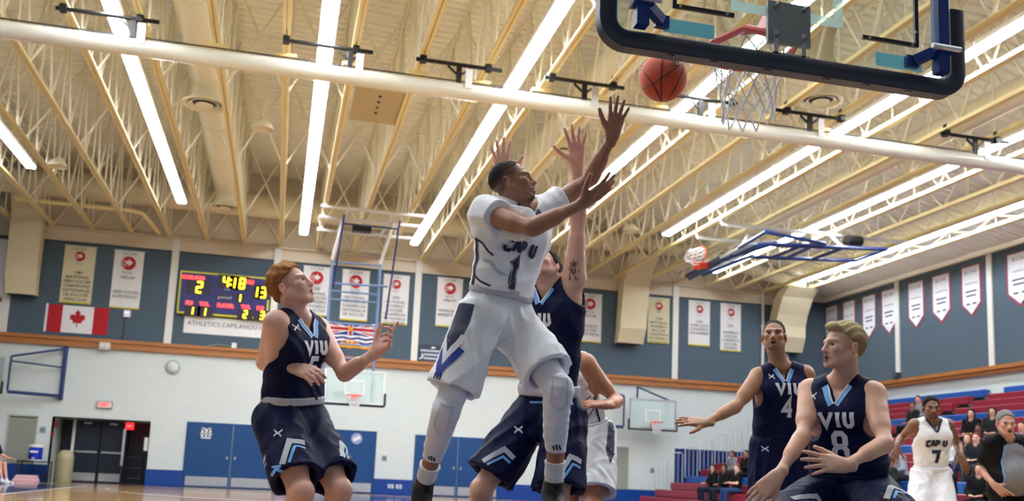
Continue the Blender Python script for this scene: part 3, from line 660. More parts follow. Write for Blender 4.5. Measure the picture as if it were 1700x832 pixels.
# recessed entrance
en = tag(build('door_4', MB().box(ax0-.02, ax0, D, D+1.6, 0, az).box(ax1, ax1+.02, D, D+1.6, 0, az).box(ax0, ax1, D, D+1.6, az, az+.02), M_WHITE), kind='structure')
build('back_panel', MB().box(ax0, ax1, D+1.6, D+1.65, 0, az), M_DOORDARK, en)
for a, b in ((-6.75, -5.95), (-5.92, -5.12)):
    lf = build('door_leaf', MB().box(a, b, D+.80, D+.85, .02, 2.10), M_DOORDARK, en)
    build('push_bar', MB().box(a+.05, b-.05, D+.74, D+.80, 1.0, 1.06), M_SILVER, lf); build('kick_plate', MB().box(a+.04, b-.04, D+.792, D+.80, .05, .32), M_STEELKICK, lf)
    build('closer', MB().box(a+.25, a+.5, D+.74, D+.80, 1.98, 2.04), M_SILVER, lf)
build('frame_post', MB().box(-6.85, -6.76, D+.78, D+.88, 0, 2.12), M_STRIP, en)
build('door_leaf', MB().box(-5.08, -5.03, D-.0, D+.78, .02, 2.08), M_DOORDARK, en)
build('door_edge', MB().box(-5.10, -5.02, D-.03, D+.0, .62, 1.85), M_SILVER, en)
build('notice', MB().box(-4.42, -4.28, D+.1, D+.12, 1.15, 1.6), M_WHITEP, en); build('alarm_box', MB().box(ax0, ax0+.06, D+.25, D+.4, 1.8, 2.0), mat('alarm_red', (.7, .1, .1), .4), en)
build('alarm_box', MB().box(ax0, ax0+.05, D+.1, D+.2, 1.5, 1.62), mat('alarm_red', (.7, .1, .1), .4), en)
def grille(x0, x1, z0, z1, label):
    t = thing('wall_vent', label, 'vent', ((x0+x1)/2, D-.03, z0))
    build('frame', MB().box(x0, x1, D-.04, D, z0, z0+.04).box(x0, x1, D-.04, D, z1-.04, z1).box(x0, x0+.04, D-.04, D, z0, z1).box(x1-.04, x1, D-.04, D, z0, z1), mat('vent_frame', (.66, .66, .60), .5), t)
    build('back', MB().box(x0, x1, D-.008, D, z0, z1), mat('vent_back', (.30, .31, .30), .7), t)
    k = 0; z = z0+.06
    sl = MB().add([(x0+.04, -.03, 0), (x1-.04, -.03, 0), (x1-.04, -.01, .045), (x0+.04, -.01, .045)], [(0, 1, 2, 3)]).box(x0+.04, x1-.04, -.032, -.028, -.004, .004).mesh('louvre', mat('vent_slat', (.60, .61, .57), .5))
    while z < z1-.08:
        o = link('louvre', sl, t); o.location = (0, D, z); z += .06
grille(-8.70, -7.80, .55, 2.13, 'tall grey louvred wall vent beside the drink cooler')
grille(12.15, 13.02, .53, 2.13, 'tall grey louvred wall vent beneath the side basket near the bleachers')
def sign(name, label, x, z, w, h, body, face, txt, tsize, depth=.08, y=D, emit=True):
    t = thing(name, label, 'sign', (x, y-depth, z))
    build('case', MB().box(x-w/2, x+w/2, y-depth, y, z-h/2, z+h/2), body, t)
    f = build('face', MB().box(x-w/2+.025, x+w/2-.025, y-depth-.006, y-depth, z-h/2+.025, z+h/2-.025), face, t)
    if txt: text_on(txt, tsize, M_EXR, t, (x, y-depth-.012, z), (1, 0, 0), (0, 0, 1), bold=.004)
    return t
M_EXR = mat('exit_red', (1, .12, .1), .4, emit=(1, .1, .08), estr=3.0)
M_EXF = mat('exit_face', (.85, .8, .78), .4)
sign('exit_sign', 'small grey exit sign with red letters above the dark recessed doors', -5.78, 2.62, .50, .24, mat('sign_grey', (.45, .5, .52), .5), M_EXF, 'EXIT', .17)
t = thing('exit_sign', 'glowing red exit sign hanging inside the recessed entrance', 'sign', (-4.92, D+.35, 1.85))
build('case', MB().box(-5.04, -4.80, D-.02, D+.06, 1.84, 2.06), mat('exit_case', (.5, .05, .05), .4, emit=(1, .06, .08), estr=2.2), t)
text_on('EXIT', .09, M_EXF, t, (-4.92, D-.026, 1.95), (1, 0, 0), (0, 0, 1)); rod('stem', (-4.92, D+.02, 2.06), (-4.92, D+.02, az), .01, M_BLACK, t)
t = thing('wall_clock', 'round grey wall clock speaker on the white wall under the scoreboard', 'clock', (-3.72, D, 4.05))
build('rim_ring', MB().lathe([(.25, 0), (.25, -.05), (.20, -.07)], (-3.72, D, 4.05), 24, (0, 1, 0)), mat('clock_ring', (.62, .68, .70), .5), t, True)
build('dial', MB().lathe([(.19, -.065), (.16, -.10), (.05, -.12), (.01, -.12)], (-3.72, D, 4.05), 20, (0, 1, 0)), mat('clock_dial', (.80, .82, .80), .4), t, True)
t = thing('emergency_light', 'small twin emergency light on the wooden wall rail', 'lamp', (-5.95, D-.2, 4.5))
build('case', MB().box(-6.12, -5.78, D-.26, D-.14, 4.47, 4.72), mat('pale_case', (.82, .78, .75), .5), t)
for s in (-.08, .08): build('lamp_head', MB().lathe([(.055, 0), (.06, -.05)], (-5.95+s, D-.26, 4.60), 12, (0, 1, 0)), M_WHITEP, t)
t = thing('wall_sensor', 'small white sensor box glowing lilac on the grey panel under a banner', 'sensor', (-5.37, D-.05, 5.75))
build('case', MB().box(-5.48, -5.26, D-.12, D-.05, 5.66, 5.90), M_WHITEP, t); build('indicator', MB().box(-5.43, -5.31, D-.125, D-.12, 5.77, 5.83), mat('lilac_led', (.6, .55, 1), .4, emit=(.6, .55, 1), estr=1.5), t)
rod('cable', (-5.42, D-.06, 5.66), (-5.44, D-.06, 4.86), .012, M_BLACK, t)
t = thing('wall_sensor', 'small white box standing on the wooden rail under the scoreboard', 'sensor', (-1.75, D-.17, 4.84))
build('case', MB().box(-1.83, -1.67, D-.19, D-.06, 4.84, 5.02), M_WHITEP, t); build('cable', MB().tube([(-1.83, D-.12, 4.9), (-2.3, D-.12, 4.93), (-2.65, D-.12, 4.86)], .012, 6), mat('pale_cable', (.7, .68, .62), .5), t)
for x, z, l in ((3.75, 1.27, 'small grey switch plate beside the blue double doors'), (-7.62, 1.68, 'small dark switch beside the tall vent near the entrance'), (14.0, 1.28, 'small grey box on the white wall near the handrails')):
    t = thing('switch_plate', l, 'switch', (x, D, z)); build('plate', MB().box(x-.09, x+.09, D-.025, D, z-.10, z+.10), mat('plate_grey', (.55, .60, .66), .5), t); build('toggle', MB().box(x-.02, x+.02, D-.05, D-.025, z-.03, z+.03), M_BLACK, t)
for x in (3.98, 4.10, 4.27, 4.39, 10.0, 10.12):
    t = thing('outlet', 'pale wall outlet low in the blue band %s' % ('between two blue double doors' if x < 6 else 'toward the vent near the bleachers'), 'outlet', (x, D, .28), 'outlets in the blue band %s' % ('between the doors' if x < 6 else 'by the vent')); build('plate', MB().box(x-.045, x+.045, D-.022, D-.012, .22, .36), M_WHITEP, t); build('socket', MB().box(x-.02, x+.02, D-.026, D-.022, .25, .33), mat('plate_grey', (.55, .60, .66), .5), t)
# --- scoreboard
M_SB = mat('score_blue', (.10, .10, .40), .5); M_SBD = mat('score_dark', (.10, .05, .16), .5); M_YEL = mat('score_frame', (.80, .76, .15), .5)
M_DIG = mat('digit_yellow', (1, .85, .1), .4, emit=(1, .80, .08), estr=5.0); M_RED = mat('digit_red', (1, .25, .2), .4, emit=(1, .13, .12), estr=4.0); M_PER = mat('period_white', (.8, .8, .85), .5)
sx0, sx1, sz0, sz1 = -3.75, -.69, 5.92, 7.42
t = thing('scoreboard', 'electronic scoreboard with blue face, yellow edge and glowing digits', 'scoreboard', (-2.2, D-.2, sz0))
build('case', MB().box(sx0, sx1, D-.25, D-.05, sz0, sz1), M_YEL, t)
build('face', MB().box(sx0+.06, sx1-.06, D-.256, D-.25, sz0+.06, sz1-.06), M_SB, t)
SEG = {'0': 'abcdef', '1': 'bc', '2': 'abged', '3': 'abgcd', '4': 'fgbc', '8': 'abcdefg'}
def seg(ch, cx, cz, h, w=None, sk=.06):
    w = w or h*.52; tck = h*.13; y = D-.268; mb = MB()
    def sg(xa, za, xb, zb_): mb.bar((cx+xa+sk*za, y, cz+za), (cx+xb+sk*zb_, y, cz+zb_), .012, tck, (0, -1, 0) if False else (0, 0, 1)) if abs(za-zb_) < 1e-6 else mb.bar((cx+xa+sk*za, y, cz+za), (cx+xb+sk*zb_, y, cz+zb_), tck, .012, (0, -1, 0))
    H2, W2 = h/2-tck/2, (w/2-tck/2 if ch != '1' else 0.0)
    S = {'a': (-W2, H2, W2, H2), 'b': (W2, H2, W2, 0), 'c': (W2, 0, W2, -H2), 'd': (-W2, -H2, W2, -H2), 'e': (-W2, -H2, -W2, 0), 'f': (-W2, 0, -W2, H2), 'g': (-W2, 0, W2, 0)}
    for k in SEG[ch]: sg(*S[k])
    build('digit', mb, M_DIG, t)
def sbp(px, py):                      # photo pixel on the board face
    p_ = UY(px, py, D-.26); return p_[0], p_[2]
def win(x0, x1, z0, z1): build('digit_window', MB().box(x0, x1, D-.260, D-.256, z0, z1), M_SBD, t)
for px, py, h, w, s in ((331, 477, .42, .75, '2'), (375, 468, .40, .5, '4'), (390, 470, .40, .3, '1'), (402, 471, .40, .5, '8'), (427, 485, .40, .3, '1'), (437, 486, .40, .5, '3'), (399, 495, .28, .28, '1'), (320, 516, .28, .5, '1'), (341, 518, .28, .5, '1'), (407, 522, .28, .5, '2'), (435, 524, .30, .5, '3')):
    cx, cz = sbp(px, py); win(cx-w*.55, cx+w*.5, cz-h*.62, cz+h*.62); seg(s, cx, cz, h)
for dz in (-.08, .08): cx, cz = sbp(383, 469); build('digit', MB().box(cx-.03, cx+.03, D-.27, D-.26, cz+dz-.03, cz+dz+.03), M_DIG, t)
for px, py, s, sz in ((321, 461, 'CAPILANO', .155), (415, 469, 'VIU', .17), (314, 503, 'FLS', .16), (339, 505, 'TOL', .16), (374, 508, 'PLAYER', .16), (408, 510, 'TOL', .16), (432, 512, 'FLS', .16)):
    cx, cz = sbp(px, py); text_on(s, sz, M_RED, t, (cx, D-.263, cz), (1, 0, 0), (0, 0, 1), bold=.012)
cx, cz = sbp(373, 494); win(cx-.22, cx+.22, cz-.10, cz+.10); text_on('period', .17, M_PER, t, (cx, D-.265, cz), (1, 0, 0), (0, 0, 1)); cx, cz = sbp(377, 481); text_on('TIME', .09, M_PER, t, (cx, D-.263, cz), (1, 0, 0), (0, 0, 1))
t = thing('web_banner', 'white banner with the athletics web address under the scoreboard', 'banner', (-2.2, D-.06, 5.27))
build('sheet', MB().box(-3.49, -.60, D-.07, D-.055, 5.27, 5.87), M_WHITEP, t)
text_on('ATHLETICS.CAPILANOU.CA', .215, mat('print_navy', (.12, .16, .30), .6), t, (-2.02, D-.074, 5.62), (1, 0, 0), (0, 0, 1), spacing=1.02)

# --- flags and banners
LEAF = [(0, 1), (.10, .78), (.20, .84), (.16, .46), (.34, .62), (.40, .50), (.60, .54), (.52, .34), (.62, .26), (.30, -.02), (.34, -.16), (.04, -.12), (.04, -.46)]
LEAF = LEAF + [(-x, y) for x, y in LEAF[::-1][:-1]]
M_RFLAG = mat('flag_red', (.68, .08, .13), .8); M_WFLAG = mat('flag_white', (.88, .88, .90), .8); M_BFLAG = mat('flag_blue', (.12, .18, .48), .8); M_GOLD = mat('flag_gold', (.86, .58, .12), .8); M_NPRINT = mat('print_navy', (.12, .16, .30), .6); M_GPRINT = mat('print_grey', (.42, .44, .52), .7)
def px_(s, pts, y, z): pass
t = thing('flag', 'red and white maple leaf flag pinned to the grey wall panel', 'flag', (-6.93, D-.06, 4.98))
for a, b, m in ((-7.88, -7.42, M_RFLAG), (-7.42, -6.43, M_WFLAG), (-6.43, -5.95, M_RFLAG)): build('cloth', MB().box(a, b, D-.07, D-.055, 4.98, 5.91), m, t)
build('hoist', MB().box(-7.95, -7.88, D-.072, D-.055, 4.97, 5.93), M_WFLAG, t)
build('maple_leaf', MB().prism([(x*.42, y*.42) for x, y in LEAF], (-6.93, D-.072, 5.38), (1, 0, 0), (0, 0, 1), (0, -1, 0), .004), M_RFLAG, t)
# provincial flag: union flag over waves and a half sun
x0, x1, z0, z1 = 1.32, 3.16, 5.15, 6.05; zm = z0+(z1-z0)*.52; xc = (x0+x1)/2; zc_ = (zm+z1)/2
t = thing('flag', 'provincial flag with union flag above blue waves and a golden sun', 'flag', (xc, D-.06, z0))
build('cloth', MB().box(x0, x1, D-.070, D-.055, zm, z1), M_BFLAG, t); build('hoist', MB().box(x0-.07, x0, D-.07, D-.055, z0, z1), M_WFLAG, t)
for s in (1, -1):
    build('saltire', MB().bar((x0+.04, D-.072, zc_-s*(z1-zm)*.45), (x1-.04, D-.072, zc_+s*(z1-zm)*.45), .004, .12), M_WFLAG, t); build('saltire', MB().bar((x0+.04, D-.075, zc_-s*(z1-zm)*.45), (x1-.04, D-.075, zc_+s*(z1-zm)*.45), .004, .05), M_RFLAG, t)
for m, h, y in ((M_WFLAG, .09, .078), (M_RFLAG, .055, .081)): build('cross', MB().box(x0, x1, D-y-.002, D-y, zc_-h, zc_+h).box(xc-h, xc+h, D-y-.002, D-y, zm, z1), m, t)
build('crown', MB().lathe([(.09, 0), (.07, -.004)], (xc, D-.084, zc_), 14, (0, 1, 0)), M_GOLD, t)
for k in range(6):
    za = z0+(zm-z0)*k/6; zb_ = z0+(zm-z0)*(k+1)/6
    pts = [(x0+(x1-x0)*i/24, .022*math.sin(i*.9)) for i in range(25)]
    build('wave_stripe', MB().prism([(x, za+dz) for x, dz in pts]+[(x, zb_+dz) for x, dz in pts[::-1]], (0, D-.062, 0), (1, 0, 0), (0, 0, 1), (0, -1, 0), .006), (M_GOLD, M_WFLAG, M_BFLAG, M_WFLAG, M_BFLAG, M_WFLAG)[k], t)
build('sun_rays', MB().prism([(.50*math.cos(a)*(1 if k % 2 == 0 else .55), .36*math.sin(a)*(1 if k % 2 == 0 else .55)) for k, a in enumerate(np.linspace(0, math.pi, 17))], (xc, D-.072, z0+.01), (1, 0, 0), (0, 0, 1), (0, -1, 0), .004), M_GOLD, t)
BAN_W = mat('banner_white', (.86, .86, .86), .8, noise=.04, nscale=6); BAN_C = mat('banner_cream', (.83, .80, .66), .8, noise=.05, nscale=6)
LEAFS = [(x*.17, y*.17) for x, y in LEAF]
def banner(pxc, pyt, w, h, cream, lines, label, big=False, fringe=True, rr=.22, z_top=None, dz=.0):
    c = UY(pxc, pyt, D-.06); x, zt2 = c[0], c[2]; y = D-.06
    t = thing('championship_banner', label, 'banner', (x, y, zt2-h), 'championship banners on the far wall')
    vs = []; n = 10                        # slightly wavy cloth
    for i in range(n+1):
        u = i/n; yy = y-.018-.012*math.sin(u*9+pxc)
        for zz in (zt2, zt2-h): vs.append((x-w/2+w*u, yy, zz))
    fr = [(2*i, 2*i+1, 2*i+3, 2*i+2) for i in range(n)]; m_ = len(vs); vs2 = vs+[(a, y, c2) for a, b, c2 in vs]
    fs = fr+[tuple(q2+m_ for q2 in f[::-1]) for f in fr]+[(0, 2, m_+2, m_)]
    build('cloth', MB().add(vs2, fs), BAN_C if cream else BAN_W, t, True)
    rod('top_rod', (x-w/2-.02, y-.015, zt2), (x+w/2+.02, y-.015, zt2), .012, M_STRIP, t)
    if fringe: build('fringe', MB().box(x-w/2, x+w/2, y-.034, y-.008, zt2-h-.05, zt2-h), mat('fringe_gold', (.82, .74, .22), .8), t)
    lz = zt2-h*.10-rr
    lg = build('logo_disc', MB().lathe([(rr, 0), (rr, -.003)], (x, y-.033, lz), 24, (0, 1, 0)), M_RFLAG, t)
    k = rr/.22
    build('logo_leaf', MB().prism([(a*1.0*k, b*k) for a, b in LEAFS], (x+.02*k, y-.038, lz-.03*k), (1, 0, 0), (0, 0, 1), (0, -1, 0), .003), BAN_W, t)
    for i in range(4): build('logo_stripe', MB().box(x-rr, x-rr*.25, y-.039, y-.036, lz-rr*.55+i*rr*.28, lz-rr*.55+i*rr*.28+.018), BAN_W, t)
    if h > 1.7: text_on('CCAA', .16*k, M_GPRINT, t, (x, y-.036, lz+rr+.09), (1, 0, 0), (0, 0, 1)); text_on('ACSC', .13*k, M_GPRINT, t, (x, y-.036, lz-rr-.09), (1, 0, 0), (0, 0, 1))
    zz = zt2-h*.48
    for s in lines:
        if not s: zz -= .12; continue
        me = text_mesh(s, .15, M_NPRINT if s[0] != '~' else M_GPRINT); wtx = max(v.co.x for v in me.vertices)-min(v.co.x for v in me.vertices)
        o = link('lettering', me, t); sc = min(1.0, w*.86/max(wtx, .01)); o.matrix_basis = Matrix(((sc, 0, 0, x), (0, 0, -1, y-.036), (0, 1, 0, zz), (0, 0, 0, 1)))
        zz -= .155
    return t
champ = ['NATIONAL', "MEN'S SOCCER", 'CHAMPIONS', 'NATIONAUX', 'DE SOCCER']
wch = ['NATIONAL', "WOMEN'S", 'SOCCER', 'CHAMPIONS', 'NATIONAUX', 'DE SOCCER']
banner(135, 409, 1.0, 1.95, True, ['1984']+champ+['MASCULIN'], 'cream championship banner with gold edge hanging above the maple leaf flag', rr=.17)
banner(216, 417, .96, 1.98, False, ['1983-84', '', '', '', "MEN'S SOCCER", 'SILVER MEDALIST'], 'white banner with large red leaf logo and two printed lines beside the batten', rr=.24)
banner(527, 443, .95, 1.75, False, ['1990']+champ, 'white banner behind the head of the red haired player', rr=.24)
banner(592, 449, .98, 1.82, False, ['1991']+champ, 'white banner hanging behind the blue ladder frame of the basket', rr=.24)
banner(659, 457, .95, 1.80, False, ['1995']+wch, 'white banner with small red logo just past the blue ladder frame', rr=.17)
banner(748, 462, .95, 1.80, False, ['1996-97', '', '', "WOMEN'S SOCCER", 'BRONZE MEDAL'], 'white banner partly hidden behind the torso of the shooter', rr=.22)
banner(980, 488, .95, 1.84, False, ['1997-98', '', '', "WOMEN'S", 'SOCCER', 'SILVER MEDAL'], 'white banner beside the raised arm of the defender', rr=.22)
banner(1094, 495, .90, 1.75, True, ['1998']+wch, 'cream championship banner touching the duct drop', rr=.15)
banner(1161, 500, .90, 1.75, False, ['2000', "WOMEN'S SOCCER", 'CHAMPION', 'SOCCER FEMININ'], 'white banner with four short lines next to the wall batten', rr=.16)
banner(1213, 505, .88, 1.86, False, ['2001', '', "WOMEN'S", 'SOCCER', 'CHAMPIONS', 'SOCCER', 'FEMININ'], 'white banner with six printed lines near the player wearing 4', rr=.16)
banner(-10, 396, .95, 1.95, False, ['1982'], 'white banner at the wall end beside the first duct drop')
t = thing('poster', 'small white poster with a green mark beside the flag', 'poster', (-9.6, D-.06, 5.0))
build('sheet', MB().box(-10.2, -9.28, D-.07, D-.055, 5.02, 5.86), M_WFLAG, t); build('green_mark', MB().box(-9.75, -9.50, D-.074, D-.07, 5.5, 5.7), mat('poster_green', (.25, .6, .35), .7), t); build('printed_line', MB().box(-10.0, -9.42, D-.074, D-.07, 5.26, 5.30), M_GPRINT, t)
t = thing('poster', 'small navy poster with rows of pale print beside the wall batten', 'poster', (5.35, D-.06, 4.86))
build('sheet', MB().box(4.74, 5.95, D-.066, D-.055, 4.87, 5.48), mat('poster_navy', (.20, .24, .34), .7), t)
for x0_, x1_, z0_ in ((4.82, 5.80, 5.22), (4.95, 5.80, 5.08), (4.95, 5.80, 4.94)): build('printed_line', MB().box(x0_, x1_, D-.070, D-.066, z0_, z0_+.07), M_GPRINT if False else mat('print_pale_grey', (.72, .76, .80), .7), t)
build('swoosh', MB().prism([(.0, .0), (.10, .03), (.16, .10), (.13, .22), (.08, .22), (.10, .12), (.06, .06), (.0, .04)], (4.78, D-.0665, 4.92), (1, 0, 0), (0, 0, 1), (0, -1, 0), .004), M_WFLAG, t)
build('dot', MB().box(5.22, 5.36, D-.070, D-.066, 5.35, 5.41), M_WFLAG, t)
# right wall pennants
M_PEN = mat('pennant_white', (.86, .87, .90), .8); M_PRED = mat('pennant_red', (.70, .22, .28), .8)
pens = [(1381, 1370, 1391, 0), (1410, 1399, 1420, 0), (1442, 1431, 1454, 0), (1476, 1463, 1488, 0), (1520, 1507, 1534, 1), (1563, 1547, 1578, 1), (1613, 1596, 1629, 1), (1693, 1672, 1716, 1)]
plab = ['pennant nearest the hall corner, half hidden behind blond hair', 'second pennant out from the hall corner', 'pointed pennant third out from the hall corner', 'pointed pennant just on the corner side of the batten', 'narrow pointed pennant just past the first batten from the corner',
        'pointed pennant between two others on the middle right wall panel', 'red edged pointed pennant just on the corner side of the second batten', 'large red edged pennant past the second batten']
for (pc, pl, pr, _), lb in zip(pens, plab):
    xw = XR-.06
    yl = UX(pl, 480, xw)[1]; yr = UX(pr, 450, xw)[1]; yc = (yl+yr)/2; hw_ = abs(yl-yr)/2; zt2, zsh, ztip = 8.22, 6.95, 6.52
    t = thing('pennant', 'white %s' % lb, 'pennant', (xw, yc, ztip), 'pennants on the right wall')
    for inset, m, off in ((0, M_PRED, 0), (.045, mat('pennant_navy', (.25, .28, .42), .8), .006), (.075, M_PEN, .012)):
        poly = [(-hw_+inset, zt2-inset*.5), (hw_-inset, zt2-inset*.5), (hw_-inset, zsh+inset*.3), (0, ztip+inset*1.2), (-hw_+inset, zsh+inset*.3)]
        build(('border', 'inner_border', 'cloth')[0 if inset == 0 else (1 if inset < .06 else 2)], MB().prism(poly, (xw-off, yc, 0), (0, -1, 0), (0, 0, 1), (-1, 0, 0), .005), m, t)
    for s, z, sz in (('BCCAA', 8.0, .17), ('CHAMPIONS', 7.62, .11)):
        me = text_mesh(s, sz, M_NPRINT); o = link('lettering', me, t); wtx = max(v.co.x for v in me.vertices)-min(v.co.x for v in me.vertices); sc = min(1, (2*hw_-.2)/wtx)
        o.matrix_basis = Matrix(((0, 0, -1, xw-.019), (-sc, 0, 0, yc), (0, 1, 0, z), (0, 0, 0, 1)))
    for ya_, yb_, zz_ in ((-.7, .7, 7.34), (-.6, .6, 7.2), (-.62, -.15, 6.93), (.15, .62, 6.93)): build('printed_line', MB().box(xw-.0195, xw-.017, yc+ya_*(hw_-.1), yc+yb_*(hw_-.1), zz_, zz_+.05), M_NPRINT, t)
t = thing('wall_speaker', 'small dark speaker bracket at the foot of the right wall batten', 'speaker', (XR-.2, 30.1, 4.9)); build('case', MB().box(XR-.25, XR-.05, 30.0, 30.2, 4.86, 5.08), mat('dark_box', (.2, .24, .28), .5), t); rod('bracket', (XR-.05, 30.1, 4.95), (XR-.25, 30.1, 4.95), .02, M_BLACK, t)

# ------------------------------------------------------------------ sideline items by the entrance
t = thing('drink_cart', 'black metal drink cart standing by the wall vent', 'cart', (-7.55, 34.3, 0))
for x in (-8.05, -7.15):
    for y in (34.1, 34.6): rod('leg', (x, y, .0), (x, y, .62), .022, M_BLACK, t)
for z in (.14, .62): build('shelf', MB().box(-8.08, -7.12, 34.07, 34.63, z, z+.03), M_BLACK, t)
t = thing('drink_cooler', 'blue round drink cooler with white lid standing on the black cart', 'cooler', (-7.62, 34.35, .65))
build('body', MB().lathe([(.19, 0), (.205, .02), (.215, .40)], (-7.62, 34.35, .69), 24), mat('cooler_blue', (.05, .20, .72), .35), t, True); build('base', MB().lathe([(.20, 0), (.205, .05)], (-7.62, 34.35, .65), 24), M_WHITEP, t)
build('lid', MB().lathe([(.225, 0), (.23, .06), (.20, .09), (.05, .095)], (-7.62, 34.35, 1.09), 24), M_WHITEP, t, True); build('label_patch', MB().box(-7.74, -7.50, 34.125, 34.135, .92, .98), M_WHITEP, t); build('tap', MB().box(-7.65, -7.59, 34.05, 34.15, .72, .76), M_WHITEP, t)
t = thing('towel_pile', 'pile of folded pink and white towels on the floor by the cart', 'towel', (-7.65, 33.6, 0))
for k in range(4): build('towel', MB().box(-8.0+.03*k, -7.28-.02*k, 33.4, 33.8, .002+.05*k, .048+.05*k), mat(('towel_pink', 'towel_pale')[k % 2], ((.86, .66, .70), (.88, .78, .80))[k % 2], .9), t)
t = thing('trash_bin', 'beige trash bin with rounded dome top beside the recessed entrance', 'bin', (-6.72, 34.4, 0))
build('drum', MB().lathe([(.26, 0), (.27, .02), (.27, .78)], (-6.72, 34.4, 0), 24), mat('bin_beige', (.62, .59, .46), .5), t, True); build('dome', MB().lathe([(.275, 0), (.26, .12), (.20, .21), (.10, .26), (.01, .27)], (-6.72, 34.4, .78), 24), mat('bin_beige', (.62, .59, .46), .5), t, True)
t = thing('ball_rack', 'dark folded rack inside the recessed entrance', 'rack', (-4.75, D+.5, 0))
for x in (-5.0, -4.45): rod('post', (x, D+.45, 0), (x, D+.45, .95), .02, M_BLACK, t)
for z in (.2, .55, .9): rod('rail', (-5.0, D+.45, z), (-4.45, D+.45, z), .018, M_BLACK, t)

# ------------------------------------------------------------------ bleachers
M_SEAT = mat('seat_red', (.54, .10, .19), .38, noise=.08, nscale=3); M_SEATB = mat('seat_blue', (.07, .31, .62), .38, noise=.06, nscale=3); M_UNDER = mat('bleacher_dark', (.05, .05, .06), .7); M_TREAD = mat('bleacher_tread', (.50, .50, .48), .6); M_RAIL = mat('rail_grey', (.72, .75, .76), .35, metal=.3)
def rowX(n): return 12.50+.575*(n-1)
def rowZ(n): return .35+.252*(n-1)
BE = 32.4; aisles = [(24.75, 25.6), (14.6, 15.5)]; secs = [(25.6, BE), (15.5, 24.75), (6.0, 14.6)]
NR = 16
BLUE = (4, 8, 12, 16)
t = thing('bleachers', 'red and blue tiered bleachers along the right wall', 'bleachers', (16, 25, 0))
for n_ in range(1, NR+1):
    x, z = rowX(n_), rowZ(n_)
    for (y0, y1) in secs:
        mb = MB(); cnt = max(1, round((y1-y0)/.48)); st = (y1-y0)/cnt
        for k in range(cnt):
            a, b = y0+k*st+.006, y0+(k+1)*st-.006
            mb.add([(x, a, z-.235), (x+.01, a, z-.02), (x+.04, a, z), (x+.26, a, z-.012), (x+.26, a, z-.06), (x+.05, a, z-.235), (x, b, z-.235), (x+.01, b, z-.02), (x+.04, b, z), (x+.26, b, z-.012), (x+.26, b, z-.06), (x+.05, b, z-.235)],
                   [(0, 1, 2, 3, 4, 5), (11, 10, 9, 8, 7, 6)]+[(i, 6+i, 6+(i+1) % 6, (i+1) % 6) for i in range(6)])
        build('bench', mb, M_SEATB if n_ in BLUE else M_SEAT, t)
        blk('riser', x+.06, x+.10, y0, y1, max(z-.42, 0), z-.17, M_UNDER, t)
    xe = rowX(n_+1) if n_ < NR else XR
    blk('tread', x+.10, min(xe+.06, XR-.01), 6.0, BE, z-.20, z-.175, M_TREAD, t)
    for (a, b) in aisles: blk('aisle_step', x-.02, x+.26, a+.03, b-.03, z-.30, z-.27, M_TREAD, t)
    blk('end_panel', x+.10, min(xe+.06, XR-.01), BE-.03, BE, 0, z-.175, M_UNDER, t)
t = thing('handrail_row', 'stepped row of pale grey picket handrails at the end of the bleachers', 'handrail', (15, BE+.1, .6))
for i in range(8):
    xa = 13.10+.575*i; zt2 = 1.67+.252*i; zb_ = zt2-1.12; xb = xa+.47
    build('rail_loop', MB().tube([(xa, BE+.10, zb_), (xa, BE+.10, zt2-.05), (xa+.05, BE+.10, zt2), (xb-.05, BE+.10, zt2), (xb, BE+.10, zt2-.05), (xb, BE+.10, zb_)], .018, 6), M_RAIL, t, True)
    for f in (.33, .67): rod('picket', (xa+(xb-xa)*f, BE+.10, zb_), (xa+(xb-xa)*f, BE+.10, zt2), .010, M_RAIL, t)
t = thing('slat_screen', 'royal blue slatted screen behind the handrails', 'screen', (15.3, BE+.3, 0))
build('backing', MB().box(13.95, 17.3, BE+.34, BE+.36, 0, 2.06), mat('screen_dark', (.03, .10, .28), .5), t)
sl = MB().box(-.075, .075, -.03, .03, 0, 2.08).mesh('slat', mat('screen_blue', (.05, .20, .46), .4))
for k in range(17): o = link('slat', sl, t); o.location = (14.03+k*.20, BE+.30, 0)
t = thing('notice_board', 'white sheet hung on the handrail beside two seated men', 'notice', (16.0, 32.0, 1.6)); build('sheet', MB().box(15.9, 16.6, BE+.02, BE+.05, 1.45, 1.85), M_WHITEP, t)
# ------------------------------------------------------------------ people: implicit surfaces meshed by surface nets
def smin(a, b, k):
    h = np.clip(0.5+0.5*(b-a)/k, 0, 1); return b*(1-h)+a*h-k*h*(1-h)
def smax(a, b, k): return -smin(-a, -b, k)
class Cap:                                # tapered capsule, optionally flattened along n
    def __init__(s, a, b, ra, rb, n=None, fl=1.0, k=.02):
        s.a = np.asarray(a, float); s.b = np.asarray(b, float); s.ra = ra; s.rb = rb; s.n = None if n is None else nrm(n); s.fl = fl; s.k = k
        m = max(ra, rb)*max(1, fl)+.03+k; s.lo = np.minimum(s.a, s.b)-m; s.hi = np.maximum(s.a, s.b)+m
    def __call__(s, P):
        ab = s.b-s.a; q = P-s.a; t = np.clip(q@ab/max(ab@ab, 1e-9), 0, 1); v = q-t[..., None]*ab
        r = s.ra+(s.rb-s.ra)*t
        if s.n is not None:
            al = v@s.n; d2 = (v*v).sum(-1)-al*al+(al/s.fl)**2
            d = np.sqrt(np.maximum(d2, 1e-12))
            return (d-r)*min(1.0, s.fl)
        return np.sqrt((v*v).sum(-1)+1e-12)-r
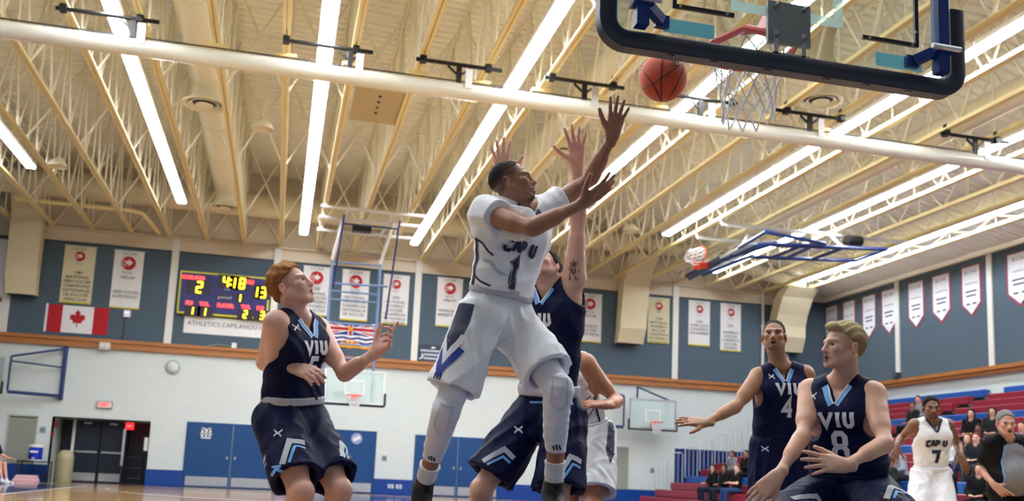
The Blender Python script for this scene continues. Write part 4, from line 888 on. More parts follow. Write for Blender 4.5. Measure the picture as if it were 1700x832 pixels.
class Ell:
    def __init__(s, c, R, r, k=.02):      # R rows: local axes
        s.c = np.asarray(c, float); s.R = np.asarray(R, float); s.r = np.asarray(r, float); s.k = k
        m = s.r.max()+.03+k; s.lo = s.c-m; s.hi = s.c+m
    def __call__(s, P):
        q = (P-s.c)@s.R.T; k0 = np.sqrt(((q/s.r)**2).sum(-1))+1e-9; k1 = np.sqrt(((q/s.r**2)**2).sum(-1))+1e-9
        return k0*(k0-1)/k1
class Fn:                                 # any function with a bounding box
    def __init__(s, f, lo, hi, k=.01): s.f = f; s.lo = np.asarray(lo, float); s.hi = np.asarray(hi, float); s.k = k
    def __call__(s, P): return s.f(P)
class Field:
    def __init__(s): s.ops = []
    def add(s, *ps):
        for p in ps: s.ops.append(('u', p))
        return s
    def sub(s, *ps):
        for p in ps: s.ops.append(('s', p))
        return s
    def inter(s, f, k=.004): s.ops.append(('i', f, k)); return s
    def disp(s, f): s.ops.append(('d', f)); return s
    def bounds(s):
        L = [o[1].lo for o in s.ops if o[0] == 'u']; H = [o[1].hi for o in s.ops if o[0] == 'u']
        return np.min(L, 0), np.max(H, 0)
    def at(s, P):
        d = np.full(P.shape[:-1], 9.0)
        for o in s.ops:
            if o[0] == 'u': d = smin(d, o[1](P), o[1].k)
            elif o[0] == 's': d = smax(d, -o[1](P), o[1].k)
            elif o[0] == 'i': d = smax(d, o[1](P), o[2])
            else: d = d+o[1](P)
        return d
    def grid(s, lo, hi, h):
        n = np.maximum(np.ceil((hi-lo)/h).astype(int)+1, 3)
        ax = [lo[i]+h*np.arange(n[i]) for i in range(3)]
        d = np.full(n, 9.0, np.float32)
        for o in s.ops:
            if o[0] in 'us':
                p = o[1]; i0 = np.clip(((p.lo-lo)/h).astype(int), 0, n); i1 = np.clip(((p.hi-lo)/h).astype(int)+2, 0, n)
                if (i1 <= i0).any(): continue
                sl = tuple(slice(a, b) for a, b in zip(i0, i1))
                G = np.stack(np.meshgrid(*[ax[i][sl[i]] for i in range(3)], indexing='ij'), -1)
                if o[0] == 'u': d[sl] = smin(d[sl], p(G), p.k)
                else: d[sl] = smax(d[sl], -p(G), p.k)
            else:
                idx = np.nonzero(d < .12)
                if len(idx[0]) == 0: continue
                Q = np.stack([ax[i][idx[i]] for i in range(3)], -1)
                d[idx] = smax(d[idx], o[1](Q), o[2]) if o[0] == 'i' else d[idx]+o[1](Q)
        return d, lo
def surface_nets(d, lo, h):
    n = d.shape; ins = d < 0
    c = np.zeros((n[0]-1, n[1]-1, n[2]-1), np.uint8)
    for i in (0, 1):
        for j in (0, 1):
            for k in (0, 1): c += ins[i:n[0]-1+i, j:n[1]-1+j, k:n[2]-1+k]
    act = (c > 0) & (c < 8); idx = np.full(act.shape, -1, np.int64); ii = np.argwhere(act); idx[act] = np.arange(len(ii))
    if len(ii) == 0: return np.zeros((0, 3)), np.zeros((0, 4), int)
    corners = [(i, j, k) for i in (0, 1) for j in (0, 1) for k in (0, 1)]
    V = {cc: d[ii[:, 0]+cc[0], ii[:, 1]+cc[1], ii[:, 2]+cc[2]] for cc in corners}
    S = np.zeros((len(ii), 3)); W = np.zeros(len(ii))
    for a in corners:
        for x in range(3):
            if a[x] == 0:
                b = list(a); b[x] = 1; b = tuple(b); va, vb = V[a], V[b]; cr = (va < 0) != (vb < 0)
                t = np.where(cr, va/(va-vb+1e-20*(va == vb)), 0)
                p = np.tile(np.array(a, float), (len(ii), 1)); p[:, x] = t; S[cr] += p[cr]; W[cr] += 1
    verts = lo+h*(ii+S/W[:, None])
    faces = []
    for x in range(3):
        y, z = (x+1) % 3, (x+2) % 3
        sl0 = [slice(None)]*3; sl1 = [slice(None)]*3; sl0[x] = slice(0, n[x]-1); sl1[x] = slice(1, n[x])
        A = ins[tuple(sl0)]; B = ins[tuple(sl1)]; cr = A != B
        e = np.argwhere(cr); ok = (e[:, y] > 0) & (e[:, z] > 0) & (e[:, y] < n[y]-1) & (e[:, z] < n[z]-1); e = e[ok]
        if len(e) == 0: continue
        fl = A[e[:, 0], e[:, 1], e[:, 2]]
        def cell(dy, dz):
            q = e.copy(); q[:, y] += dy; q[:, z] += dz; return idx[q[:, 0], q[:, 1], q[:, 2]]
        Q = np.stack([cell(-1, -1), cell(0, -1), cell(0, 0), cell(-1, 0)], 1); Q[~fl] = Q[~fl][:, ::-1]; faces.append(Q)
    return verts, np.concatenate(faces) if faces else np.zeros((0, 4), int)
def mesh_from(name, parts, m, colfn=None, project=None):
    vs = []; fs = []; k = 0
    for v, f in parts:
        vs.append(v); fs.append(f+k); k += len(v)
    v = np.concatenate(vs); f = np.concatenate(fs)
    me = bpy.data.meshes.new(name)
    me.vertices.add(len(v)); me.vertices.foreach_set('co', v.astype(np.float32).ravel())
    me.loops.add(len(f)*4); me.loops.foreach_set('vertex_index', f.astype(np.int32).ravel())
    me.polygons.add(len(f)); me.polygons.foreach_set('loop_start', (np.arange(len(f))*4).astype(np.int32)); me.polygons.foreach_set('loop_total', np.full(len(f), 4, np.int32))
    me.update(calc_edges=True); me.shade_smooth(); me.materials.append(m)
    if colfn is not None:
        c = np.clip(colfn(v), 0, 1); a = me.color_attributes.new('Col', 'FLOAT_COLOR', 'POINT')
        a.data.foreach_set('color', np.concatenate([c, np.ones((len(v), 1))], 1).astype(np.float32).ravel())
    return me
def field_mesh(name, fld, h, m, boxes=None, colfn=None):
    parts = []
    if boxes is None:
        lo, hi = fld.bounds(); boxes = [(lo, hi, h)]
    for lo, hi, hh in boxes:
        d, l = fld.grid(np.asarray(lo, float), np.asarray(hi, float), hh); v, f = surface_nets(d, l, hh); parts.append((v, f))
    return mesh_from(name, parts, m, colfn)
# flat artwork laid on a garment: points of the plane (o;u,v) are pushed along n until they meet the cloth
def project(fld, P, n, off, far=.30, steps=26):
    P = P-n*far*0
    t = np.full(len(P), 0.0); X = P.copy()
    for _ in range(steps):
        d = fld.at(X)-off; X = X+n*np.clip(d, -.05, .05)[:, None]*.85
    return X
def quad_strip(pts, w, res=.018):         # polyline with width and mitred joints -> list of small quads (2D)
    P = [np.array(p, float) for p in pts]; n = len(P); cl = n > 2 and np.linalg.norm(P[0]-P[-1]) < 1e-9
    D_ = [(P[i+1]-P[i])/(np.linalg.norm(P[i+1]-P[i])+1e-12) for i in range(n-1)]; N = []
    for i in range(n):
        if i == 0: d0, d1 = (D_[-1], D_[0]) if cl else (D_[0], D_[0])
        elif i == n-1: d0, d1 = (D_[-1], D_[0]) if cl else (D_[-1], D_[-1])
        else: d0, d1 = D_[i-1], D_[i]
        n0 = np.array([-d0[1], d0[0]]); n1 = np.array([-d1[1], d1[0]]); m = n0+n1; m = m/(np.linalg.norm(m)+1e-9); N.append(m/max(.45, m@n0))
    wn = max(1, int(math.ceil(w/res))); out = []
    for i in range(n-1):
        L = np.linalg.norm(P[i+1]-P[i]); k = max(1, int(math.ceil(L/res)))
        g = lambda s_, o_, i=i: (P[i]+N[i]*o_)*(1-s_)+(P[i+1]+N[i+1]*o_)*s_
        for q2 in range(k):
            for j2 in range(wn):
                w0, w1 = -w/2+w*j2/wn, -w/2+w*(j2+1)/wn; out.append([g(q2/k, w0), g((q2+1)/k, w0), g((q2+1)/k, w1), g(q2/k, w1)])
    return out
def poly_fill(poly, res=.012):            # filled polygon as small quads clipped by centre test
    poly = np.array(poly, float); lo, hi = poly.min(0), poly.max(0); out = []
    def inside(p):
        c = False; j = len(poly)-1
        for i in range(len(poly)):
            if (poly[i][1] > p[1]) != (poly[j][1] > p[1]) and p[0] < (poly[j][0]-poly[i][0])*(p[1]-poly[i][1])/(poly[j][1]-poly[i][1])+poly[i][0]: c = not c
            j = i
        return c
    y = lo[1]
    while y < hi[1]:
        # exact spans at the mid line
        ym = y+res/2; xs = []
        j = len(poly)-1
        for i in range(len(poly)):
            if (poly[i][1] > ym) != (poly[j][1] > ym): xs.append((poly[j][0]-poly[i][0])*(ym-poly[i][1])/(poly[j][1]-poly[i][1])+poly[i][0])
            j = i
        xs.sort()
        for a, b in zip(xs[::2], xs[1::2]):
            k = max(1, int(math.ceil((b-a)/.03)))
            for q2 in range(k): x0, x1 = a+(b-a)*q2/k, a+(b-a)*(q2+1)/k; out.append([np.array(p) for p in ((x0, y), (x1, y), (x1, y+res), (x0, y+res))])
        y += res
    return out
def decal(name, fld, quads, o, u, v, n, m, parent, off=.003):
    o, u, v, n = [np.asarray(x, float) for x in (o, u, v, n)]
    P = np.array([o+u*p[0]+v*p[1] for q2 in quads for p in q2]); X = project(fld, P, -nrm(n), off)
    ok = np.linalg.norm(X-P, axis=1) < .25
    key = {}; mp = []; vv = []
    for i, q2 in enumerate([p for q3 in quads for p in q3]):
        kk = (round(float(q2[0])+3e-6, 4), round(float(q2[1])+3e-6, 4))
        if kk not in key: key[kk] = len(vv); vv.append(X[i])
        mp.append(key[kk])
    fs = [tuple(mp[4*i:4*i+4]) for i in range(len(quads)) if ok[4*i:4*i+4].all()]
    fs = [f_ for f_ in fs if len(set(f_)) == 4 and max(np.linalg.norm(vv[f_[0]]-vv[f_[2]]), np.linalg.norm(vv[f_[1]]-vv[f_[3]])) < .075]
    if name not in ('side_panel', 'grey_front', 'underarm_hair', 'lettering', 'number', 'maker_mark', 'team_crest') and fs:   # one continuous piece of cloth trim
        par = list(range(len(vv)))
        def fd(i):
            while par[i] != i: par[i] = par[par[i]]; i = par[i]
            return i
        for f_ in fs:
            for k2 in f_[1:]: par[fd(k2)] = fd(f_[0])
        cnt = {}
        for f_ in fs: cnt[fd(f_[0])] = cnt.get(fd(f_[0]), 0)+1
        if max(cnt.values()) > .35*len(fs): bb = max(cnt, key=cnt.get); fs = [f_ for f_ in fs if fd(f_[0]) == bb or cnt[fd(f_[0])] > .18*len(fs)]
    X = vv; me = bpy.data.meshes.new(name)
    me.from_pydata([tuple(map(float, x)) for x in X], [], fs); me.update(); me.shade_smooth(); me.materials.append(m)
    return link(name, me, parent)
GL = {'V': [[(-.45, .5), (0, -.5), (.45, .5)], [(-.62, .5), (-.25, .5)], [(.25, .5), (.62, .5)]], 'I': [[(0, -.5), (0, .5)], [(-.2, .5), (.2, .5)], [(-.2, -.5), (.2, -.5)]],
      'U': [[(-.3, .5), (-.3, -.3), (-.12, -.5), (.12, -.5), (.3, -.3), (.3, .5)], [(-.48, .5), (-.14, .5)], [(.14, .5), (.48, .5)]],
      'C': [[(.3, .28), (.3, .38), (.2, .5), (-.2, .5), (-.32, .36), (-.32, -.36), (-.2, -.5), (.2, -.5), (.3, -.38), (.3, -.28)]],
      'A': [[(-.36, -.5), (-.08, .5), (.08, .5), (.36, -.5)], [(-.22, -.14), (.22, -.14)]], 'P': [[(-.28, -.5), (-.28, .5), (.18, .5), (.3, .36), (.3, .12), (.18, 0), (-.28, 0)]],
      '1': [[(-.16, .30), (0, .48), (0, -.5)], [(-.2, -.5), (.2, -.5)]], '4': [[(.14, -.5), (.14, .5), (-.3, -.18), (.34, -.18)], [(-.02, -.5), (.3, -.5)]],
      '5': [[(.3, .5), (-.24, .5), (-.28, .06), (.16, .08), (.3, -.06), (.3, -.36), (.16, -.5), (-.16, -.5), (-.3, -.38)]], '7': [[(-.3, .34), (-.3, .5), (.3, .5), (-.02, -.5)]],
      '8': [[(-.14, .5), (.14, .5), (.26, .38), (.26, .14), (.14, .03), (-.14, .03), (-.26, .14), (-.26, .38), (-.14, .5)], [(-.16, .03), (.16, .03), (.3, -.1), (.3, -.38), (.16, -.5), (-.16, -.5), (-.3, -.38), (-.3, -.1), (-.16, .03)]],
      '0': [[(-.14, .5), (.14, .5), (.3, .36), (.3, -.36), (.14, -.5), (-.14, -.5), (-.3, -.36), (-.3, .36), (-.14, .5)]], '2': [[(-.3, .34), (-.14, .5), (.14, .5), (.3, .36), (.3, .12), (-.3, -.36), (-.3, -.5), (.32, -.5)]]}
ADV = {'V': 1.22, 'I': .5, 'U': 1.0, ' ': .35}
def word_quads(s, h, wd, asp=.72, x0=None, gap=.16):
    adv = [ADV.get(c, .82) for c in s]; tot = sum(adv)+gap*(len(s)-1); x = -tot/2; out = []
    for c, a in zip(s, adv):
        cx = x+a/2; x += a+gap
        for pl in GL.get(c, []): out += quad_strip([((cx+p[0])*h*asp, p[1]*h*(1-wd/h)) for p in pl], wd if len(pl) > 2 or abs(pl[0][1]-pl[1][1]) > .2 else wd*.6)
    return out
M_SKIN = mat('skin', rough=.42, vcol=True, sss=.12, spec=.4)
M_HAIR = mat('hair', rough=.75, spec=.2, vcol=True, bump=.9, bscale=240, noise=.25, nscale=160)
M_EYE = mat('eye_white', (.60, .58, .56), .3); M_IRIS = mat('iris', (.12, .09, .07), .15)
def frame(f, up):
    f = nrm(f); r = nrm(np.cross(f, up)); u2 = np.cross(r, f); return np.stack([r, f, u2])   # rows right(person's right when looking along f: +x), forward, up
def head_field(fld, c, Rh, s, open_mouth=0.0):
    def W(p): return c+(np.array(p)*s)@Rh
    def E(p, r, k=.02): fld.add(Ell(W(p), Rh, np.array(r)*s, k*s))
    def C(a, b, ra, rb, k=.015, n=None, fl=1): fld.add(Cap(W(a), W(b), ra*s, rb*s, None if n is None else np.array(n, float)@Rh, fl, k*s))
    E((0, -.020, .040), (.0745, .098, .083)); E((0, .028, -.022), (.060, .066, .092), .03)
    E((0, .050, -.060), (.045, .045, .045), .02)
    for sg in (-1, 1):
        C((sg*.057, -.005, -.045), (sg*.026, .066, -.098), .022, .017, .02); E((sg*.044, .063, -.018), (.021, .022, .020), .02)
        C((sg*.012, .0915, .020), (sg*.046, .074, .022), .011, .010, .012)
    E((0, .073, -.100), (.022, .020, .018), .015)
    C((0, .088, .015), (0, .108, -.030), .009, .0115, .010); E((0, .110, -.034), (.0125, .011, .010), .008)
    for sg in (-1, 1):
        E((sg*.0125, .100, -.038), (.008, .010, .008), .006)
        fld.sub(Ell(W((sg*.032, .096, .001)), Rh, np.array((.0165, .020, .0062))*s, .007*s))
        C((sg*.018, .084, .0095), (sg*.047, .072, .0075), .0050, .0045, .005)
        # ear: rim and lobe
        Re = frame(np.array((0, .25*1, 1.0))@Rh, np.array((sg*1.0, -.35, 0))@Rh)
        fld.add(Ell(W((sg*.081, -.015, -.008)), np.stack([np.array((sg*.93, -.36, 0))@Rh, np.array((sg*.33, .90, .28))@Rh, np.array((0, -.29, .957))@Rh]), np.array((.0100, .0205, .0335))*s, .006*s))
        fld.sub(Ell(W((sg*.0915, -.010, -.005)), np.stack([np.array((sg*.93, -.36, 0))@Rh, np.array((sg*.33, .90, .28))@Rh, np.array((0, -.29, .957))@Rh]), np.array((.008, .011, .019))*s, .004*s))
    # lips
    mo = open_mouth
    C((-.020, .086, -.0645+.002*mo), (0, .0975, -.060), .0048, .0072, .006); C((.020, .086, -.0645+.002*mo), (0, .0975, -.060), .0048, .0072, .006)
    C((-.018, .086, -.0685-.010*mo), (0, .0945, -.0735-.012*mo), .0050, .0080, .006); C((.018, .086, -.0685-.010*mo), (0, .0945, -.0735-.012*mo), .0050, .0080, .006)
    fld.sub(Ell(W((0, .100, -.0665-.006*mo)), Rh, np.array((.020, .022, .0018+.0085*mo))*s, .003*s))
    for sg in (-1, 1): fld.sub(Ell(W((sg*.006, .108, -.045)), Rh, np.array((.0035, .006, .004))*s, .002*s))
def hand_field(fld, w, d, n, side, s=1.0, curl=(.25, .25, .3, .35), spread=.12, thumb=(.9, .2), palm_w=1.0):
    """w wrist, d finger direction, n palm normal (out of the palm), side: +1 thumb on +t"""
    d = nrm(d); n = nrm(n-d*(np.asarray(n)@d)); t = np.cross(n, d)*side
    def W(x, y, z): return w+(d*x+t*y+n*z)*s
    offs = (.030, .010, -.010, -.028); kn = (.094, .097, .092, .084); ln = (.074, .082, .076, .060); rr = (.0094, .0096, .0092, .0082)
    for i in range(4):
        fld.add(Cap(W(.006, offs[i]*.55, .0), W(kn[i], offs[i], 0), .0165*s, .0118*s, None, 1, .012*s))
        sp = spread*(1.2, .35, -.45, -1.35)[i]; dd = nrm(d*math.cos(sp)+t*math.sin(sp)); p = W(kn[i], offs[i], 0); ang = 0; base = dd
        for j, fr in enumerate((.46, .30, .24)):
            ang += curl[i]*(.75, 1.1, .8)[j]; q = p+(base*math.cos(ang)+n*math.sin(ang))*ln[i]*fr*s*1.05
            fld.add(Cap(p, q, rr[i]*(1-.10*j)*s, rr[i]*(.92-.10*j)*s, None, 1, .0045*s)); p = q
    a, b = thumb
    td = nrm(d*math.cos(a)+t*math.sin(a)+n*b); p0 = W(.022, .016, .004); p1 = W(.022, .016, .004)+nrm(td+t*.25)*.046*s; p2 = p1+nrm(td+d*.15)*.036*s; p3 = p2+nrm(td*.85+d*.35)*.028*s
    fld.add(Cap(p0, p1, .0175*s, .0125*s, None, 1, .014*s), Cap(p1, p2, .0122*s, .0105*s, None, 1, .006*s), Cap(p2, p3, .0108*s, .0085*s, None, 1, .005*s))
    fld.add(Cap(W(-.03, 0, 0), W(.03, 0, 0), .025*s, .026*s, n, .72, .012*s))
def J(par, px, py, L, near=True):          # joint on a pixel ray at bone length L from its parent
    d = nrm(dirpx(px, py)); o = CAM-np.asarray(par); b = o@d; c = o@o-L*L; disc = b*b-c
    t = -b if disc <= 0 else (-b-math.sqrt(disc) if near else -b+math.sqrt(disc))
    p = CAM+d*t
    if disc <= 0: p = par+nrm(p-par)*L
    return p
def drop(par, L, z, dirxy=(0, 1)):          # a joint at height z, bone length L, heading dirxy
    h = par[2]-z; h = min(h, L*.998); r = math.sqrt(L*L-h*h); e = nrm(np.array([dirxy[0], dirxy[1], 0])); return np.array([par[0], par[1], par[2]-h])+e*r
class Person: pass
def blendcol(base, col, m): return base*(1-m[:, None])+np.asarray(col)*m[:, None]
def skin_colfn(S, c, Rh, s, opt):
    base = np.array(s2l(opt['skin']))
    lip = np.array(s2l(opt.get('lip', (opt['skin'][0]*.85, opt['skin'][1]*.60, opt['skin'][2]*.62))))
    hairc = np.array(s2l(opt['hair'])); palm = np.array(s2l((min(1, opt['skin'][0]*1.02+.03), opt['skin'][1]*.92+.03, opt['skin'][2]*.93+.03)))
    def f(v):
        col = np.tile(base, (len(v), 1)); q = ((v-c)@Rh.T)/s
        x, y, z = q[:, 0], q[:, 1], q[:, 2]; near = (np.abs(x) < .12) & (np.abs(y) < .14) & (z > -.14) & (z < .15)
        g = lambda cx, cy, cz, rx, ry, rz: np.exp(-(((x-cx)/rx)**2+((y-cy)/ry)**2+((z-cz)/rz)**2)*1.5)
        red = np.zeros(len(v))
        for sg in (-1, 1): red += .35*g(sg*.045, .065, -.025, .03, .03, .03)+.5*g(sg*.08, -.015, -.01, .02, .03, .04)
        red += .35*g(0, .115, -.035, .02, .02, .02)
        col = blendcol(col, base*np.array([1.08, .72, .70]), np.clip(red, 0, .8))
        for (wr_, dd_, nn_, hh_) in opt.get('_hands', []):
            qv = v-wr_; near_h = (np.linalg.norm(qv-dd_*.09*hh_, axis=1) < .13*hh_)&(qv@dd_ > .0); col = blendcol(col, palm, np.clip((qv@nn_+.002)/.010, 0, 1)*near_h*.6)
        mo = opt.get('mouth', 0)
        lp = (np.clip(1-((x/.024)**2+((z+.066+.005*mo)/(.0125+.010*mo))**2), 0, 1) > 0)*(y > .078)*1.0
        col = blendcol(col, lip, lp*.85*near)
        inm = (np.clip(1-((x/.017)**2+((z+.0665+.006*mo)/(.0022+.009*mo))**2), 0, 1) > 0)*(y > .06)*(y < .094)*1.0
        col = blendcol(col, np.array((.02, .008, .008)), inm*.9*near)
        for sg in (-1, 1):
            bw = np.clip(1-(((np.abs(x)-.034)/.021)**2+((z-.0230)/.0080)**2), 0, 1)
            col = blendcol(col, hairc*.8, np.clip(bw*3, 0, 1)*opt.get('brow', .9)*(y > .05)*near*(x*sg > 0))
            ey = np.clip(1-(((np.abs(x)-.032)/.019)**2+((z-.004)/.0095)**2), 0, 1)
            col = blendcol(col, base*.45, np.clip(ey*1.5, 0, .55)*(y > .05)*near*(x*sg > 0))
        nost = np.zeros(len(v))
        for sg in (-1, 1): nost += g(sg*.006, .106, -.0445, .005, .007, .004)
        col = blendcol(col, base*.22, np.clip(nost, 0, .9))
        if opt.get('fade', 0):                # clipped sides: hair colour showing on the scalp
            hl = np.interp(y, [-.12, -.06, -.03, -.008, .02, .045, .06, .085], [-.075, -.075, -.05, .010, .002, .030, .070, .094]); m = np.clip((z-hl)/.035, 0, 1)*near; col = blendcol(col, hairc*1.3+.02, m*opt['fade'])
        if opt.get('beard', 0):
            m = np.clip((-.052-z)/.02, 0, 1)*np.clip((y-.02)/.03, 0, 1)*near*(z > -.13)*(1-lp); 
            if opt.get('goatee'): m = m*np.clip(1-(np.abs(x)-.028)/.012, 0, 1)*np.clip((y-.045)/.02, 0, 1)
            mus = np.clip(1-((x/.026)**2+((z+.053)/.006)**2), 0, 1)*(y > .07)*near
            col = blendcol(col, hairc*.9, np.clip(np.maximum(m, mus*.8)*opt['beard'], 0, 1))
        return col
    return f
def hair_field(c, Rh, s, style):
    th = style.get('th', .012); hl_y = style.get('y', [-.12, -.06, -.03, -.008, .02, .045, .06, .085]); hl_z = style.get('z', [-.075, -.075, -.05, .018, .026, .055, .080, .096])
    amp = style.get('amp', .004); fr = style.get('freq', 70); top = style.get('top', .0); fringe = style.get('fringe', 0)
    lo, hi = c-.22*s, c+.22*s
    def f(P):
        q = ((P-c)@Rh.T)/s; x, y, z = q[..., 0], q[..., 1], q[..., 2]
        r = np.array((.0745+th*.7, .098+th, .083+th+top)); qq = np.stack([x, y+.020, z-.040], -1)
        k0 = np.sqrt(((qq/r)**2).sum(-1))+1e-9; k1 = np.sqrt(((qq/r**2)**2).sum(-1))+1e-9; d = k0*(k0-1)/k1
        comb = style.get('comb', 0)
        nz = np.sin(x*fr*2.2+3*np.sin(y*22)+2*z*40) if comb else np.sin(x*fr+2*np.sin(z*fr*.5))*np.sin(y*fr*.9+1.5*np.sin(x*fr*.6))+.6*np.sin(z*fr*1.3+y*fr*.7); d = d-amp*nz
        if fringe: d = smin(d, np.sqrt((x/.05)**2+((y-.072)/.030)**2+((z-.098)/.026)**2)*.028-.028, .02)
        hl = np.interp(y, hl_y, hl_z)
        return smax(d, hl-z+.004*np.sin(x*90), .006)*s
    fl = Field(); fl.add(Fn(f, lo, hi, .001))
    if style.get('long'):
        L = style['long']
        for sg in (-1, 1):
            a = c+np.array((sg*.066, -.03, .02))@Rh*s; b = c+np.array((sg*.085, .01, -L))@Rh*s; fl.add(Cap(a, b, .032*s, .040*s, None, 1, .03))
        fl.add(Cap(c+np.array((0, -.085, .03))@Rh*s, c+np.array((0, -.085, -L))@Rh*s, .055*s, .07*s, np.array((0, 1., 0))@Rh, .5, .03))
    if style.get('bun'): fl.add(Ell(c+np.array((0, -.10, .09))@Rh*s, Rh, np.array((.035, .035, .035))*s, .02))
    return fl
def folds(dirs, amp, seed=0, ridge=True):
    rr = np.random.RandomState(seed); W = []
    for dv, fq in dirs: W.append((nrm(dv)*fq, rr.uniform(0, 6.28), rr.uniform(.6, 1.0), rr.randn(3)*fq*.35))
    def f(P):
        o = 0
        for i, (kv, ph, a, wv) in enumerate(W):
            s = np.sin(P@kv+ph+1.3*np.sin(P@wv+ph*2)); mask = .5+.5*np.sin(P@wv*1.1+ph*3)
            o = o-a*mask*(1.0-2.0*np.sqrt(s*s+.01)) if ridge else o+a*s
        return amp*o/len(W)*(1.6 if ridge else 1)
    return f
def add_eyes(c, Rh, s, parent):
    for sg in (-1, 1):
        p = c+np.array((sg*.0315, .0760, .0005))@Rh*s
        e = build('eye', MB().lathe([(.0125*s*math.sin(math.pi*i/8)+1e-5, -.0125*s*math.cos(math.pi*i/8)) for i in range(9)], p, 10, Rh[1]), M_EYE, parent, True)
        build('iris', MB().lathe([(.0088*s, .0092*s), (.0055*s, .0117*s), (1e-5, .0130*s)], p, 10, Rh[1]), M_IRIS, e, True)
def make_person(J_, opt):
    """J_: joints in world space; opt: look. Everything hangs under one Empty named person."""
    H = opt.get('scale', 1.0); hs = opt.get('head', 1.0)*.935; res = opt.get('res', .0085)
    shL, shR, hiL, hiR = J_['shL'], J_['shR'], J_['hiL'], J_['hiR']
    ms, mh = (shL+shR)/2, (hiL+hiR)/2; up = nrm(ms-mh); rt = nrm((shR-shL)+(hiR-hiL)*.5); rt = nrm(rt-up*(rt@up)); fw = np.cross(up, rt)
    # person's right is +rt; forward = up x right
    zmin = min(J_[k][2] for k in ('anL', 'anR', 'toL', 'toR'))
    root = thing('person', opt['label'], 'person', (mh[0], mh[1], max(0.0, zmin-.03)), opt.get('group'))
    hc, hf, hu = J_['head'], nrm(J_['hfw']), J_['hup']
    Rh = frame(hf, hu)
    f = Field(); w = opt.get('build', 1.0)*H
    shm = nrm(shR-shL)
    nb = J_.get('neck', ms+up*.055*H)
    L = np.linalg.norm(ms-mh)
    def T(a, x=0, y=0): return mh+up*L*a+rt*x*H+fw*y*H   # a: 0 hips .. 1 shoulders
    b_ = opt.get('belly', 0.0)
    # torso
    f.add(Cap(T(-.02, -.050), T(-.02, .050), .092*w, .092*w, fw, .86, .05), Cap(T(.18, -.042), T(.18, .042), .094*w, .094*w, fw, .82, .06), Cap(T(.42, -.040), T(.42, .040), .096*w, .096*w, fw, .84, .06),
          Cap(T(.70, -.062), T(.70, .062), .102*w, .102*w, fw, .92, .06), Cap(T(.88, -.082), T(.88, .082), .080*w, .080*w, fw, .97, .06))
    if b_: f.add(Ell(T(.32, 0, .05), np.stack([rt, fw, up]), np.array((.15, .13*(1+b_), .17))*w, .05))
    for sg, sh in ((1, shR), (-1, shL)):
        f.add(Ell(T(.78, sg*.075, .075), np.stack([rt, fw, up]), np.array((.075, .035, .06))*w, .03))
        f.add(Cap(nb+up*.01, sh+up*.004*H, .046*w, .042*w, None, 1, .04))
        f.add(Ell(sh, np.stack([rt, fw, up]), np.array((.057, .056, .060))*w, .035))
        f.add(Cap(sh-up*.07*H-rt*sg*.03*H, T(.55, sg*.10), .05*w, .04*w, None, 1, .05))
    # neck and head
    nk = hc+np.array((0, -.028, -.045))@Rh*hs
    f.add(Cap(nk, nb-up*.01, .054*w**.5*hs**.5, .060*w**.5, None, 1, .03))
    f.add(Cap(hc+np.array((.05, -.03, -.05))@Rh*hs, nb+fw*.045*H, .016, .016, None, 1, .03), Cap(hc+np.array((-.05, -.03, -.05))@Rh*hs, nb+fw*.045*H, .016, .016, None, 1, .03))
    head_field(f, hc, Rh, hs, opt.get('mouth', 0))
    boxes_fine = [(hc-.165*hs, hc+.165*hs, opt.get('hres', .0038))]
    # arms
    mus = opt.get('arm', .88)*H
    for sd in 'LR':
        sh, el, wr = J_['sh'+sd], J_['el'+sd], J_['wr'+sd]
        ua, fa = nrm(el-sh), nrm(wr-el); bend = nrm(np.cross(ua, fa)+1e-6)
        f.add(Cap(sh, el, .054*mus, .041*mus, None, 1, .03)); m1 = sh+(el-sh)*.42; nz = nrm(fa-ua*(fa@ua)+1e-4*fw)
        f.add(Cap(m1-ua*.06*H+nz*.013*H, m1+ua*.07*H+nz*.013*H, .040*mus, .038*mus, None, 1, .03), Cap(m1-ua*.08*H-nz*.016*H, m1+ua*.07*H-nz*.014*H, .038*mus, .034*mus, None, 1, .03))
        f.add(Cap(sh+ua*.01, sh+ua*.10*H, .060*mus, .048*mus, None, 1, .03))
        f.add(Cap(el, wr, .040*mus, .0275*mus, None, 1, .025)); f.add(Cap(el+fa*.03*H+nz*.006, el+fa*.12*H+nz*.004, .041*mus, .037*mus, None, 1, .03))
        hd = J_['hand'+sd]; hand_field(f, wr, hd['d'], hd['n'], hd['side'], hd.get('s', 1.06)*H, hd.get('curl', (.25, .25, .3, .35)), hd.get('spread', .12), hd.get('thumb', (.9, .2)))
        hc2 = wr+nrm(hd['d'])*.085*H; boxes_fine.append((hc2-.145*H, hc2+.145*H, opt.get('fres', .0042)))
    # legs
    leg = opt.get('leg', 1.0)*H
    for sd in 'LR':
        hi_, kn, an, to = J_['hi'+sd], J_['kn'+sd], J_['an'+sd], J_['to'+sd]
        th, sn = nrm(kn-hi_), nrm(an-kn); fwk = nrm(th-sn*(th@sn)+1e-3*fw)
        f.add(Cap(hi_, kn, .074*leg, .055*leg, None, 1, .04), Cap(hi_+th*.10, hi_+(kn-hi_)*.65+fwk*.015, .070*leg, .062*leg, None, 1, .04))
        f.add(Ell(kn+fwk*.018, np.stack([np.cross(fwk, sn), fwk, sn]), np.array((.045, .042, .055))*leg, .025))
        f.add(Cap(kn, an, .052*leg, .036*leg, None, 1, .03)); f.add(Cap(kn+sn*.07*H-fwk*.022*H, kn+sn*.22*H-fwk*.022*H, .050*leg, .040*leg, None, 1, .04))
        ft = nrm(to-an); f.add(Cap(an+sn*.01, an+ft*.05, .028*H, .018*H, None, 1, .01))
